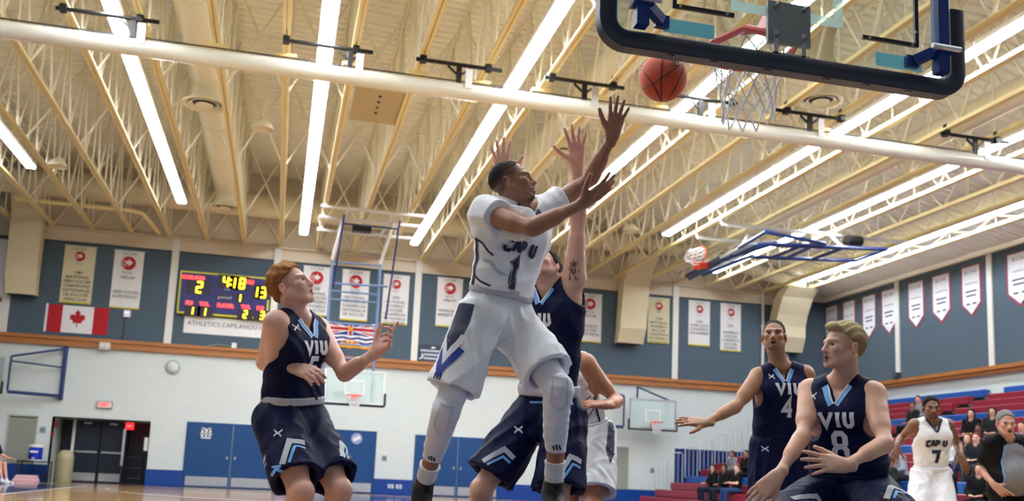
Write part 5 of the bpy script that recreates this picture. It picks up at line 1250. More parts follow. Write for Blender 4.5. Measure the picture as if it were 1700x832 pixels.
    opt['_hands'] = [(J_['wr'+s_], nrm(J_['hand'+s_]['d']), nrm(J_['hand'+s_]['n']-nrm(J_['hand'+s_]['d'])*(J_['hand'+s_]['n']@nrm(J_['hand'+s_]['d']))), H) for s_ in 'LR']
    lo, hi = f.bounds()
    body = link('body', field_mesh('body', f, res, M_SKIN, [(lo, hi, res)]+boxes_fine, skin_colfn(None, hc, Rh, hs, opt)), root)
    P = Person(); P.__dict__.update(root=root, body=body, f=f, up=up, rt=rt, fw=fw, T=T, L=L, H=H, w=w, J=J_, ms=ms, mh=mh, nb=nb, Rh=Rh, hc=hc, hs=hs, opt=opt)
    add_eyes(hc, Rh, hs, body)
    if opt.get('hairstyle') is not None:
        hcol = np.array(s2l(opt['hair']))
        hf_ = hair_field(hc, Rh, hs, opt['hairstyle']); tip = np.array(s2l(opt.get('hairtip', opt['hair'])))
        st = opt['hairstyle']; sk_ = np.array(s2l(opt['skin']))
        def hcf(v):
            q_ = ((v-hc)@Rh.T)/hs; z = q_[:, 2]; m = np.clip((z-.03)/.10, 0, 1)[:, None]; col = hcol*(1-m)+tip*m
            if st.get('soft'): hl = np.interp(q_[:, 1], st.get('y', [-.12, -.06, -.03, -.008, .02, .045, .06, .085]), st['z']); k_ = np.clip((z-hl)/.035, 0, 1)[:, None]; col = (sk_*.30+hcol*.5)*(1-k_)+col*k_
            return col
        link('hair', field_mesh('hair', hf_, opt.get('hairres', .0042), M_HAIR, None, hcf), root)
    return P
def jersey(P, m, sleeve=0.0, infl=.018, hem=.02, amp=.006, seed=1, vneck=.080, tuck=True, armhole=.084, res=.0062, neckr=.066, name='jersey'):
    H, w, T, up, rt, fw, J_ = P.H, P.w, P.T, P.up, P.rt, P.fw, P.J
    f = Field(); i = infl
    lw = .094 if tuck else .112; lx = .040 if tuck else .058
    f.add(Cap(T(hem-.05, -lx), T(hem-.05, lx), lw*w+i*.6, lw*w+i*.6, fw, .88, .05), Cap(T(.20, -lx-.006), T(.20, lx+.006), (.096 if tuck else .104)*w+i, (.096 if tuck else .104)*w+i, fw, .86, .05), Cap(T(.42, -.048), T(.42, .048), .104*w+i, .104*w+i, fw, .88, .06),
          Cap(T(.70, -.064), T(.70, .064), .104*w+i, .104*w+i, fw, .95, .06), Cap(T(.88, -.084), T(.88, .084), .080*w+i, .080*w+i, fw, 1.0, .06))
    b_ = P.opt.get('belly', 0)
    if b_: f.add(Ell(T(.32, 0, .05), np.stack([rt, fw, up]), np.array((.15, .13*(1+b_), .17))*w+i, .05))
    for sg, sd in ((1, 'R'), (-1, 'L')):
        sh = J_['sh'+sd]
        f.add(Ell(T(.78, sg*.075, .075), np.stack([rt, fw, up]), np.array((.075, .035, .06))*w+i, .03))
        f.add(Cap(P.nb+up*.008, sh+up*.006*H, .048*w+i*.55, .046*w+i*.5, None, 1, .04))
        f.add(Cap(sh-up*.07*H-rt*sg*.03*H, T(.55, sg*.10), .05*w+i, .04*w+i, None, 1, .05))
        if sleeve:
            ua = nrm(J_['el'+sd]-sh); f.add(Cap(sh-ua*.02, sh+ua*(sleeve+.12)*H, .066*w+i*.6, .066*w+i*.9, None, 1, .04))
    f.disp(folds([(up*.4+rt, 26), (rt*.6+up, 34), (up+fw*.5-rt*.4, 22), (rt-up*.7, 40), (up, 18)], amp, seed))
    hp = T(hem); f.inter(lambda Q: -(Q-hp)@up, .006)
    for sd, sg in (('R', 1), ('L', -1)):
        sh = J_['sh'+sd]; ua = nrm(J_['el'+sd]-sh)
        if sleeve:
            c0 = sh+ua*sleeve*H; out = nrm(ua+rt*sg*.25)
            f.inter(lambda Q, c0=c0, out=out, sg=sg, sh=sh: np.where((Q-sh)@(rt*sg) > -.02, (Q-c0)@out, np.minimum((Q-c0)@out, -.01)), .004)
        else:
            f.sub(Cap(sh+rt*sg*.032*H-up*.052*H, sh+rt*sg*.20*H-up*.05*H+ua*.08, armhole*H, (armhole+.03)*H, None, 1, .006), Cap(sh+rt*sg*.02*H-up*.08*H+ua*.06, sh+ua*.42*H+rt*sg*.05, .085*H, .10*H, None, 1, .006), Cap(sh+rt*sg*.045*H+up*.03*H, sh+rt*sg*.2*H+up*.05*H, .062*H, .1*H, None, 1, .008))
    f.sub(Cap(P.nb-up*.005+fw*.012, P.nb+up*.3, neckr*H, (neckr+.05)*H, None, 1, .006))
    # v notch at the front
    vb = P.nb-up*vneck*H+fw*.10*H
    def vn(Q):
        q = Q-vb; z = q@up; x = np.abs(q@rt); y = (Q-P.nb)@fw
        return np.maximum(np.maximum((x-z*.62)*.85, -z), -(y+.0)+.0)
    f.sub(Fn(vn, vb-.3, vb+.35, .004))
    f.shell = None
    o = link(name, field_mesh(name, f, res, m, None), P.root); o['_f'] = 1; P.jf = f
    return o, f
def shorts(P, m, length=.88, flare=.030, amp=.008, seed=2, res=.0062, top=.13, name='shorts', rlen=None, waist=True, wm=None, tight=0.0):
    H, w, T, up, rt, fw, J_ = P.H, P.w, P.T, P.up, P.rt, P.fw, P.J
    f = Field(); inner = []
    f.add(Cap(T(-.02, -.058), T(-.02, .058), .108*w+.016-tight, .108*w+.016-tight, fw, .90, .05), Cap(T(top, -.046), T(top, .046), .094*w+.016-tight, .094*w+.016-tight, fw, .88, .04))
    for sg, sd in ((1, 'R'), (-1, 'L')):
        hi_, kn = J_['hi'+sd], J_['kn'+sd]; ln = length if rlen is None or sd == 'L' else rlen; th = nrm(kn-hi_); e = hi_+(kn-hi_)*ln
        off = J_.get('shoff'+sd, np.zeros(3))
        o_ = Cap(hi_+rt*sg*.008, e+off, .094*w+.018-tight, .092*H+flare-tight*.6, None, 1, .04)
        g = lambda Q, o_=o_, e=e+off, th=th: smax(o_(Q), (Q-e)@th, .006)
        f.add(Fn(g, o_.lo, o_.hi, .05)); inner.append(Cap(hi_+(e-hi_)*.55+off*.55, e+off+th*.25, .080*w-tight, .088*H+flare-.010-tight*.6, None, 1, .01))
    f.disp(folds([(rt, 34), (rt+fw*.8, 44), (rt-fw*.6+up*.25, 38), (up*.3+fw, 40), (rt*.5+up*.6, 20)], amp, seed))
    tp = T(top); f.inter(lambda Q: (Q-tp)@up, .006)
    for c_ in inner: f.sub(c_)
    o = link(name, field_mesh(name, f, res, m, None), P.root); P.sf = f
    if waist:
        g = Field(); g.add(Cap(T(top+.01, -.046), T(top+.01, .046), .094*w+.036, .094*w+.036, fw, .90, .05)); g.disp(folds([(rt, 160), (fw, 160)], .0012, 5, False))
        a, b = T(top-.045*1.1), T(top+.035); g.inter(lambda Q: np.maximum((a-Q)@up, (Q-b)@up), .004)
        link('waistband', field_mesh('waistband', g, .006, wm or m, None), o)
    return o, f
def shoe(P, sd, m, msole, high=.10, sock=None, sock_h=.18, sleeve=None):
    an, to, kn = P.J['an'+sd], P.J['to'+sd], P.J['kn'+sd]; H = P.H; ft = nrm(to-an); sn = nrm(an-kn); dn = nrm(np.cross(np.cross(ft, sn), ft)); dn = dn if dn@sn > 0 else -dn
    sdv = np.cross(ft, dn); heel = an-ft*.045*H+dn*.045*H; toe = to+ft*.03*H+dn*.01*H
    f = Field(); f.add(Cap(heel, an+ft*.05*H+dn*.035*H, .043*H, .042*H, None, 1, .03), Cap(an+ft*.05*H+dn*.03*H, toe, .046*H, .036*H, dn, .85, .03), Cap(an-sn*high*H*.9, an+dn*.02, .050*H, .046*H, None, 1, .03))
    ct = an-sn*high*.75*H; f.inter(lambda Q: -(Q-ct)@sn, .006)
    s = link('shoe', field_mesh('shoe', f, .0075, m), P.root)
    g = Field(); g.add(Cap(heel+dn*.030*H, toe+dn*.022*H, .044*H, .040*H, dn, .50, .02)); link('sole', field_mesh('sole', g, .0075, msole), s)
    if sock is not None:
        g = Field(); g.add(Cap(an-sn*sock_h*H, an, .049*H, .042*H, None, 1, .02)); q = an-sn*sock_h*H; g.inter(lambda Q: -(Q-q)@sn, .004); g.disp(lambda Q: .0022*np.sin((Q@sn)*420)+.0015*np.sin((Q@sn)*90))
        link('sock', field_mesh('sock', g, .005, sock), P.root)
def glow(): pass
# ------------------------------------------------------------------ players
Z = np.array([0, 0, 1.0])
def fabric(name, rgb, rough=.60, sheen=.0): return mat(name, rgb, rough, sheen=sheen, bump=.12, bscale=45, spec=.14)
M_NAVY = fabric('navy_jersey', (.045, .075, .215)); M_NAVYS = fabric('navy_shorts', (.04, .065, .215)); M_WJ = fabric('white_jersey', (.94, .95, .965)); M_WS = fabric('white_shorts', (.93, .94, .96))
M_DWHITE = mat('print_white', (.86, .87, .90), .6); M_DNAVY = mat('print_dark_navy', (.06, .11, .25), .6); M_DBLUE = mat('print_royal', (.08, .20, .58), .6); M_DSKY = mat('print_sky', (.42, .66, .90), .6); M_DGREY = mat('print_silver', (.72, .74, .78), .6); M_DPALE = mat('print_pale', (.72, .76, .80), .7)
M_WB = fabric('waistband_grey', (.74, .74, .77)); M_SHOEB = mat('shoe_black', (.06, .06, .07), .5); M_SHOEW = mat('shoe_white', (.82, .82, .84), .5); M_SOCK = fabric('white_sock', (.86, .86, .88)); M_SLEEVE = fabric('white_sleeve', (.88, .89, .93), .5)
def ua_mark(h):                            # the small crossed-arc maker's mark
    arc = [(-.5, .42), (-.28, .14), (0, .06), (.28, .14), (.5, .42)]
    return quad_strip([(x*h, y*h) for x, y in arc], .17*h)+quad_strip([(x*h, -y*h) for x, y in arc], .17*h)+quad_strip([(-.46*h, .25*h), (-.46*h, .44*h)], .16*h)+quad_strip([(.46*h, .25*h), (.46*h, .44*h)], .16*h)+quad_strip([(-.46*h, -.25*h), (-.46*h, -.44*h)], .16*h)+quad_strip([(.46*h, -.25*h), (.46*h, -.44*h)], .16*h)
def chest(P, a, x=0.0, y=.16): return P.T(a, x, 0)+P.fw*y
def viu_front(P, jo, num, a1=.70, a2=.42, hw=.075, hn=.135, shift=0.0):
    o1 = chest(P, a1, -shift, .20); u = -P.rt; v = P.up; n = P.fw
    decal('lettering', P.jf, word_quads('VIU', hw, .020), o1, u, v, n, M_DWHITE, jo)
    decal('number', P.jf, word_quads(num, hn, .027, .62), chest(P, a2, -shift, .20), u, v, n, M_DWHITE, jo)
    decal('maker_mark', P.jf, ua_mark(.034), chest(P, 1.0 if a1 > .72 else .92, .10, .20), u, v, n, M_DWHITE, jo)
    vb = P.nb-P.up*.088*P.H+P.fw*.16                # collar: sky blue wedges and a white line along the v
    for sg in (-1, 1):
        decal('collar_trim', P.jf, quad_strip([(sg*.014, -.004), (sg*.066, .082)], .024), vb, u, v, n, M_DSKY, jo)
        decal('collar_trim', P.jf, quad_strip([(sg*.003, .004), (sg*.053, .088)], .007), vb, u, v, n, M_DWHITE, jo, off=.0045)
def leg_art(P, so, sd, side_dir, name='trim'):
    """chevron trim on a shorts leg seen from side_dir"""
    hi_, kn = P.J['hi'+sd], P.J['kn'+sd]; ax = nrm(hi_-kn); n = nrm(side_dir-ax*(side_dir@ax)); u = np.cross(ax, n); o = hi_+(kn-hi_)*.62+n*.24
    decal('trim_chevron', P.sf, quad_strip([(-.066, -.080), (-.005, .040), (.066, .028)], .028), o, u, ax, n, M_DGREY, so)
    decal('trim_stripe', P.sf, quad_strip([(-.036, -.085), (.012, .002), (.062, -.006)], .014), o, u, ax, n, M_DSKY, so)
def foot(an, d, z=.045): p = an+nrm(np.array([d[0], d[1], 0]))*.19; p[2] = z; return p
HF = -CF                                     # towards the camera
# --- 1: the shooter in white
p = {}
p['shR'] = U(809, 355, 4.62); p['shL'] = U(905, 352, 4.90); p['hiR'] = U(796, 527, 4.66); p['hiL'] = U(850, 533, 4.82)
p['knR'] = J(p['hiR'], 740, 684, .49, True); p['anR'] = J(p['knR'], 704, 806, .48, False); p['toR'] = J(p['anR'], 697, 868, .20, True)
p['knL'] = J(p['hiL'], 928, 648, .49, True); p['anL'] = J(p['knL'], 919, 812, .49, False); p['toL'] = J(p['anL'], 930, 866, .20, True)
p['elR'] = J(p['shR'], 884, 378, .325, True); p['wrR'] = J(p['elR'], 966, 339, .285, False)
p['elL'] = J(p['shL'], 981, 296, .325, False); p['wrL'] = J(p['elL'], 1016, 227, .285, True)
p['handR'] = dict(d=CR*.82+CU*.58-CF*.05, n=CU*.55-CR*.45+CF*.5, side=-1, curl=(.12, .1, .12, .15), spread=.17, thumb=(.85, .25))
p['handL'] = dict(d=CR*.22+CU*.96, n=HF+CR*.15, side=1, curl=(.06, .05, .06, .10), spread=.20, thumb=(.75, .15))
p['head'] = U(851, 305, 4.70); p['hfw'] = CR*.92+Z*.30-CF*.20; p['hup'] = Z*1.0-CR*.25; p['neck'] = U(862, 343, 4.76)
P1 = make_person(p, dict(label='jumping player in white jersey 1 stretching both arms to the ball', skin=(.62, .43, .33), hair=(.035, .03, .03), hairstyle=dict(soft=1, th=.0035, amp=.0008, freq=160, z=[-.02, .01, .03, .060, .066, .078, .092, .104]), fade=.72, beard=.85, goatee=True, mouth=.35, lip=(.42, .22, .20), scale=1.03, head=1.0, brow=.95, build=1.0))
jo, jf = jersey(P1, M_WJ, sleeve=.10, infl=.026, amp=.013, seed=3, vneck=.10, neckr=.070, hem=.235)
u, v, n = -P1.rt, P1.up, P1.fw
def word_on(P, jo, s, h, wd, a, x, m, mo, off=.003, asp=.62): decal('lettering', P.jf, word_quads(s, h, wd+.016, asp), chest(P, a, x, .22), -P.rt, P.up, P.fw, mo, jo, off); decal('lettering', P.jf, word_quads(s, h, wd, asp), chest(P, a, x, .22), -P.rt, P.up, P.fw, m, jo, off+.0025)
word_on(P1, jo, 'CAP U', .070, .018, .66, .045, M_DNAVY, M_DPALE)
decal('number', jf, word_quads('1', .165, .052, .62), chest(P1, .42, .055, .22), u, v, n, M_DNAVY, jo); decal('number', jf, word_quads('1', .165, .040, .62), chest(P1, .42, .055, .22), u, v, n, M_DWHITE, jo, .0045); decal('number', jf, word_quads('1', .165, .032, .62), chest(P1, .42, .055, .22), u, v, n, M_DNAVY, jo, .006)
sv = nrm(-CR*.80+HF*.62); sv = nrm(sv-P1.up*(sv@P1.up)); su = np.cross(P1.up, sv)            # side panel lines
so_ = P1.T(.35)+sv*.28
decal('side_line', jf, quad_strip([(.012, .17), (.0, .0), (.016, -.17)], .020), so_, su, v, sv, M_DNAVY, jo)
decal('side_line', jf, quad_strip([(.01, .165), (.05, .15), (.09, .10)], .010), so_, su, v, sv, M_DNAVY, jo); decal('side_line', jf, quad_strip([(.0, .0), (.05, -.03), (.10, -.045)], .009), so_, su, v, sv, M_DNAVY, jo)
for (xa, ya), (xb, yb) in (((.045, .075), (.115, .02)), ((.04, -.075), (.11, -.11))): decal('side_line', jf, quad_strip([(xa, ya), ((xa+xb)/2, (ya+yb)/2+.02), (xb, yb)], .013), so_, su, v, sv, M_DPALE, jo)
vb = P1.nb-P1.up*.115+P1.fw*.16
for sg in (-1, 1):
    decal('collar_trim', jf, quad_strip([(sg*.0, -.014), (sg*.080, .115)], .034), vb, u, v, n, M_DNAVY, jo)
    for k in (.020, .032): decal('collar_trim', jf, quad_strip([(sg*k, -.012), (sg*(k+.07), .112)], .004), vb, u, v, n, M_DWHITE, jo, .0045)
so, sf = shorts(P1, M_WS, length=.78, flare=.040, amp=.017, seed=5, wm=M_WB, top=.25)
hi_, kn = p['hiR'], p['knR']; ax = nrm(hi_-kn); ns = nrm(P1.rt*.85+HF*.5-CR*.3); ns = nrm(ns-ax*(ns@ax)); us = np.cross(ax, ns); os_ = hi_+(kn-hi_)*.42+ns*.30
decal('side_panel', sf, poly_fill([(-.050, .22), (.050, .22), (.055, .02), (.0, -.10), (-.055, .02)]), os_, us, ax, ns, M_DNAVY, so)
decal('side_panel', sf, quad_strip([(-.058, .06), (.0, -.065), (.058, .06)], .030), os_, us, ax, ns, M_DWHITE, so, .005)
decal('side_panel', sf, quad_strip([(-.058, .0), (.0, -.125), (.058, .0)], .044), os_, us, ax, ns, M_DBLUE, so, .004)
for x in (-.016, .0, .016): decal('side_stripe', sf, quad_strip([(x, -.14), (x, -.235)], .007), os_, us, ax, ns, M_DNAVY, so)
wz = Field(); 
for sd in 'LR':
    kn, an, hi_ = p['kn'+sd], p['an'+sd], p['hi'+sd]; g = Field(); th = nrm(kn-hi_); sn = nrm(an-kn); fwk = nrm(th-sn*(th@sn)+1e-3*P1.fw); H = P1.H
    g.add(Cap(hi_+(kn-hi_)*(.62), kn, .077*H, .062*H, None, 1, .04), Cap(kn, an-sn*.055*H, .058*H, .043*H, None, 1, .03), Cap(kn+sn*.07-fwk*.022, kn+sn*.22-fwk*.022, .056, .046, None, 1, .04), Ell(kn+fwk*.022, np.stack([np.cross(fwk, sn), fwk, sn]), np.array((.056, .050, .085)), .018))
    q0, q1 = an-sn*.185*H, hi_+(kn-hi_)*(.66 if sd == 'L' else .60); g.inter(lambda Q, q0=q0, sn=sn: (Q-q0)@sn, .004); g.inter(lambda Q, q1=q1, th=th, kn=kn: np.where((Q-kn)@th < .02, -(Q-q1)@th, -1.0), .004); g.disp(folds([(sn, 70), (sn+fwk*.5, 50)], .0025, 4))
    sl = link('leg_sleeve', field_mesh('leg_sleeve', g, .006, M_SLEEVE), P1.root)
    pu = np.cross(sn, HF); nn = nrm(HF-sn*(HF@sn)); oo = an-sn*.225+nn*.12
    decal('maker_mark', g, quad_strip([(-.022, -.012), (-.012, .012)], .009)+quad_strip([(-.006, -.012), (.004, .016)], .009)+quad_strip([(.010, -.012), (.018, .008)], .009), oo, pu, -sn, nn, M_DNAVY, sl)
    decal('pad_seam', g, quad_strip([(-.035, .07), (-.04, -.05), (0, -.085), (.04, -.05), (.035, .07), (-.035, .07)], .004), kn+nn*.15, pu, -sn, nn, M_DPALE, sl)
    shoe(P1, sd, M_SHOEB, M_SHOEB, .06, M_SOCK, .135)
# --- 5: red haired player at the left of the shooter
p = {}
p['shR'] = U(459, 537, 4.70); p['shL'] = U(527, 547, 4.98); p['hiR'] = U(461, 697, 4.78); p['hiL'] = U(507, 702, 4.92)
p['knR'] = J(p['hiR'], 499, 818, .47, True); p['knL'] = J(p['hiL'], 563, 815, .47, True)
p['anR'] = drop(p['knR'], .47, .20, -CR+CF*.5); p['toR'] = foot(p['anR'], CR-CF*.5); p['anL'] = drop(p['knL'], .47, .20, -CR+CF*.4); p['toL'] = foot(p['anL'], CR-CF*.5)
p['elR'] = J(p['shR'], 438, 602, .32, False); p['wrR'] = J(p['elR'], 481, 607, .275, True)
p['elL'] = J(p['shL'], 572, 621, .32, True); p['wrL'] = J(p['elL'], 620, 588, .275, True)
p['handR'] = dict(d=CR*.85-CU*.28-CF*.3, n=-CU*.75+CF*.55+CR*.1, side=-1, curl=(.30, .35, .35, .4), spread=.06, thumb=(.5, .4))
p['handL'] = dict(d=CR*.72+CU*.62-CF*.15, n=-CR*.35+CU*.45-CF*.65, side=1, curl=(.08, .75, .95, 1.0), spread=.06, thumb=(.70, .25))
p['head'] = U(484, 477, 4.80); p['hfw'] = CR*.86+Z*.42-CF*.26; p['hup'] = Z-CR*.4; p['neck'] = U(493, 526, 4.84)
P5 = make_person(p, dict(label='red haired player in navy jersey 5 pointing with one hand', skin=(.87, .68, .60), hair=(.58, .36, .20), hairtip=(.72, .50, .30), hairstyle=dict(th=.012, amp=.006, freq=95, top=.014, z=[-.085, -.07, -.03, .030, .048, .064, .082, .092]), fade=.35, mouth=.55, lip=(.80, .50, .48), scale=1.04, head=1.02, arm=.83, brow=.6))
jo, jf = jersey(P5, M_NAVY, infl=.018, seed=11, amp=.011, hem=.225); viu_front(P5, jo, '5', .80, .57)
so, sf = shorts(P5, M_NAVYS, length=.84, flare=.030, seed=12, amp=.014, wm=M_WB, top=.24)
leg_art(P5, so, 'R', HF+CR*.45); leg_art(P5, so, 'R', HF*.1-CR); leg_art(P5, so, 'L', HF*.5+CR)
decal('maker_mark', sf, ua_mark(.036), P5.T(-.06)+HF*.30+CR*.0, CR, CU, HF, M_DWHITE, so)
decal('maker_mark', Field().add(Cap(P5.T(.25, -.046), P5.T(.25, .046), .094*P5.w+.021, .094*P5.w+.021, P5.fw, .88, .05)), ua_mark(.030), P5.T(.235)+HF*.30-CR*.04, CR, CU, HF, M_DNAVY, so, .006)
decal('team_crest', sf, quad_strip([(-.03, -.02), (.0, .02), (.03, .0)], .016)+quad_strip([(-.03, .02), (.02, .03)], .010), p['hiR']+(p['knR']-p['hiR'])*.68+HF*.3-CR*.045, CR, CU, HF, M_DSKY, so)
for sd in 'LR': shoe(P5, sd, M_SHOEW, M_SHOEB, .08, M_SOCK, .16)
# --- tall defender in navy behind the shooter, both arms up
p = {}
p['shR'] = U(882, 474, 5.48); p['shL'] = U(953, 464, 5.32); p['hiR'] = U(882, 690, 5.46); p['hiL'] = U(938, 692, 5.34)
p['knR'] = J(p['hiR'], 800, 812, .50, True); p['knL'] = J(p['hiL'], 925, 838, .50, True)
p['anR'] = drop(p['knR'], .49, .34, CF-CR*.2); p['toR'] = p['anR']+nrm(-CF-CU*.9)*.2; p['anL'] = drop(p['knL'], .49, .28, CF); p['toL'] = p['anL']+nrm(-CF-CU*.9)*.2
p['elL'] = J(p['shL'], 960, 356, .345, True); p['wrL'] = J(p['elL'], 958, 274, .295, True)
p['elR'] = J(p['shR'], 850, 378, .345, True); p['wrR'] = J(p['elR'], 834, 294, .295, True)
p['handL'] = dict(d=CU+CR*-.04, n=HF, side=1, curl=(.05, .03, .05, .08), spread=.22, thumb=(1.0, .12)); p['handR'] = dict(d=CU-CR*.05, n=HF, side=-1, curl=(.08, .06, .08, .1), spread=.20, thumb=(.95, .1))
p['head'] = U(904, 446, 5.36); p['hfw'] = Z*.58-CR*.50-CF*.60; p['hup'] = Z*.8+CF*.5+CR*.1; p['neck'] = U(914, 476, 5.38)
P20 = make_person(p, dict(label='tall navy defender behind the shooter with head back and both arms raised', skin=(.84, .66, .57), hair=(.16, .12, .10), hairstyle=dict(th=.012, amp=.003), mouth=.1, scale=1.09, head=1.02, beard=.25))
jo, jf = jersey(P20, M_NAVY, infl=.022, seed=21, amp=.010, hem=.185); viu_front(P20, jo, '20', .72, .44)
so, sf = shorts(P20, M_NAVYS, length=.84, flare=.050, seed=22, amp=.016, wm=M_WB, top=.20)
leg_art(P20, so, 'R', HF-CR*.2); leg_art(P20, so, 'L', HF+CR*.3)
decal('maker_mark', sf, ua_mark(.042), p['hiR']+(p['knR']-p['hiR'])*.16+HF*.3-CR*.03, CR, CU, HF, M_DWHITE, so)
decal('sky_piping', sf, quad_strip([(x, -.004*abs(x)*10) for x in np.linspace(-.13, .13, 12)], .012), P20.T(.115)+HF*.30, CR, CU, HF, M_DSKY, so)
ah = p['shL']+(p['elL']-p['shL'])*.10+HF*.14-CR*.01
rh = random.Random(3); hq = []
for k in range(26): x0_ = rh.gauss(0, .012); y0_ = rh.uniform(-.05, .045); hq += quad_strip([(x0_, y0_), (x0_+rh.uniform(-.008, .008), y0_+rh.uniform(.012, .026))], .0045)
tag(decal('underarm_hair', P20.f, hq, ah, CR, CU, HF, mat('body_hair', (.30, .20, .16), .9), P20.body, .0015), kind='stuff')
for sd in 'LR': shoe(P20, sd, M_SHOEB, M_DSKY, .09, M_SOCK, .15)
# --- white player behind, bent arm
p = {}
p['shL'] = U(972, 604, 6.05); p['shR'] = U(915, 600, 6.25); p['hiL'] = U(992, 722, 6.10); p['hiR'] = U(952, 722, 6.22)
p['knL'] = J(p['hiL'], 985, 838, .48, True); p['knR'] = J(p['hiR'], 945, 838, .48, True); p['anL'] = drop(p['knL'], .47, .10, CF); p['anR'] = drop(p['knR'], .47, .10, CF); p['toL'] = foot(p['anL'], -CF-CR*.5); p['toR'] = foot(p['anR'], -CF-CR*.5)
p['elL'] = J(p['shL'], 1024, 666, .325, False); p['wrL'] = J(p['elL'], 1006, 673, .27, True); p['elR'] = U(900, 665, 6.2); p['wrR'] = J(p['elR'], 905, 700, .27, True)
p['handL'] = dict(d=-CR*.9+CU*.1-CF*.2, n=-CU*.85+CF*.3, side=1, curl=(.3, .35, .4, .4), spread=.12, thumb=(.7, .3)); p['handR'] = dict(d=-CU, n=CF, side=-1)
p['head'] = U(938, 556, 6.15); p['hfw'] = -CR*.6-CF*.7+Z*.25; p['hup'] = Z; p['neck'] = U(942, 592, 6.18)
PW = make_person(p, dict(label='player in white uniform half hidden behind the tall navy defender', skin=(.74, .52, .40), hair=(.10, .08, .07), hairstyle=dict(th=.010, amp=.002), scale=1.04, res=.0095))
jo, jf = jersey(PW, M_WJ, infl=.020, seed=31, amp=.012)
sv = nrm(-PW.rt*.8+HF*.5); su = np.cross(PW.up, sv); so_ = PW.T(.4)+sv*.28
decal('side_line', jf, quad_strip([(.02, .12), (.015, 0), (.02, -.15)], .014), so_, su, PW.up, sv, M_DNAVY, jo)
for (a, b) in (((-.01, .06), (-.05, .03)), ((-.0, -.02), (-.05, -.07)), ((.01, .12), (-.03, .11))): decal('side_line', jf, quad_strip([a, b], .006), so_, su, PW.up, sv, M_DNAVY, jo)
so, sf = shorts(PW, M_WS, length=.84, flare=.045, seed=32, amp=.014, wm=M_WS)
hi_, kn = p['hiL'], p['knL']; ax = nrm(hi_-kn); ns = nrm(-PW.rt*.9+HF*.35); ns = nrm(ns-ax*(ns@ax)); us = np.cross(ax, ns); decal('side_panel', sf, poly_fill([(-.02, .22), (.03, .22), (.04, .0), (.0, -.08), (-.03, .0)]), hi_+(kn-hi_)*.35+ns*.3, us, ax, ns, M_DNAVY, so)
for sd in 'LR': shoe(PW, sd, M_SHOEW, M_SHOEB, .09, M_SOCK, .15)
# --- 4
p = {}
p['shR'] = U(1260, 626, 6.70); p['shL'] = U(1336, 622, 6.72); p['hiR'] = U(1275, 742, 6.70); p['hiL'] = U(1314, 742, 6.74)
p['knR'] = J(p['hiR'], 1272, 862, .49, True); p['knL'] = J(p['hiL'], 1322, 862, .49, True); p['anR'] = drop(p['knR'], .48, .10, CF); p['anL'] = drop(p['knL'], .48, .10, CF); p['toR'] = foot(p['anR'], -CF-CR*.3); p['toL'] = foot(p['anL'], -CF)
p['elR'] = J(p['shR'], 1221, 676, .33, True); p['wrR'] = J(p['elR'], 1172, 702, .285, True); p['elL'] = J(p['shL'], 1352, 690, .33, False); p['wrL'] = J(p['elL'], 1345, 745, .285, True)
p['handR'] = dict(d=-CR*.96+CU*.10-CF*.1, n=-CU*.75+CF*.45, side=-1, curl=(.10, .08, .1, .1), spread=.12, thumb=(.7, .2)); p['handL'] = dict(d=-CU, n=CR*-1.0, side=1)
p['head'] = U(1285, 559, 6.68); p['hfw'] = -CF*.92-CR*.30+Z*.28; p['hup'] = Z; p['neck'] = U(1294, 609, 6.72)
P4 = make_person(p, dict(label='player in navy jersey 4 with one arm held out sideways', skin=(.66, .48, .36), hair=(.08, .07, .07), hairstyle=dict(soft=1, th=.005, amp=.001, freq=150, z=[-.05, -.04, -.02, .03, .038, .060, .084, .102]), fade=.5, beard=.45, mouth=.9, lip=(.60, .36, .32), scale=1.07, head=1.04))
jo, jf = jersey(P4, M_NAVY, infl=.020, seed=41, amp=.010, tuck=False, hem=-.07); viu_front(P4, jo, '4', .84, .58, hw=.085, hn=.15)
so, sf = shorts(P4, M_NAVYS, length=.86, flare=.045, seed=42, amp=.013, top=.15, wm=M_NAVYS); leg_art(P4, so, 'R', HF-CR*.5); leg_art(P4, so, 'L', HF+CR*.4)
decal('maker_mark', sf, ua_mark(.040), p['hiR']+HF*.3-CR*.05, CR, CU, HF, M_DWHITE, so)
decal('hem_line', jf, quad_strip([(x, 0) for x in np.linspace(-.15, .15, 12)], .006), P4.T(-.055)+P4.fw*.25, -P4.rt, P4.up, P4.fw, M_DGREY, jo)
for sd in 'LR': shoe(P4, sd, M_SHOEW, M_SHOEB, .09, M_SOCK, .15)
# --- 8
p = {}
p['shR'] = U(1346, 650, 4.86); p['shL'] = U(1449, 655, 4.66); p['hiR'] = U(1383, 808, 4.84); p['hiL'] = U(1441, 812, 4.70)
p['knR'] = J(p['hiR'], 1290, 882, .48, True); p['knL'] = J(p['hiL'], 1500, 890, .48, True); p['anR'] = drop(p['knR'], .47, .11, CF); p['anL'] = drop(p['knL'], .47, .11, CF+CR*.3); p['toR'] = foot(p['anR'], -CF-CR*.6); p['toL'] = foot(p['anL'], -CF)
p['elR'] = J(p['shR'], 1333, 725, .32, True); p['wrR'] = J(p['elR'], 1291, 790, .28, True); p['elL'] = J(p['shL'], 1470, 737, .32, True); p['wrL'] = J(p['elL'], 1403, 773, .28, True)
p['handR'] = dict(d=-CR*.72-CU*.62-CF*.1, n=CF*.8+CR*.4-CU*.2, side=-1, curl=(.22, .2, .22, .25), spread=.08, thumb=(.5, .2)); p['handL'] = dict(d=-CR*.93+CU*.12-CF*.2, n=CF*.75-CU*.45, side=1, curl=(.10, .15, .2, .25), spread=.20, thumb=(.55, .1))
p['head'] = U(1399, 577, 4.72); p['hfw'] = -CR*.93+Z*.16-CF*.30; p['hup'] = Z+CR*.12; p['neck'] = U(1402, 634, 4.78)
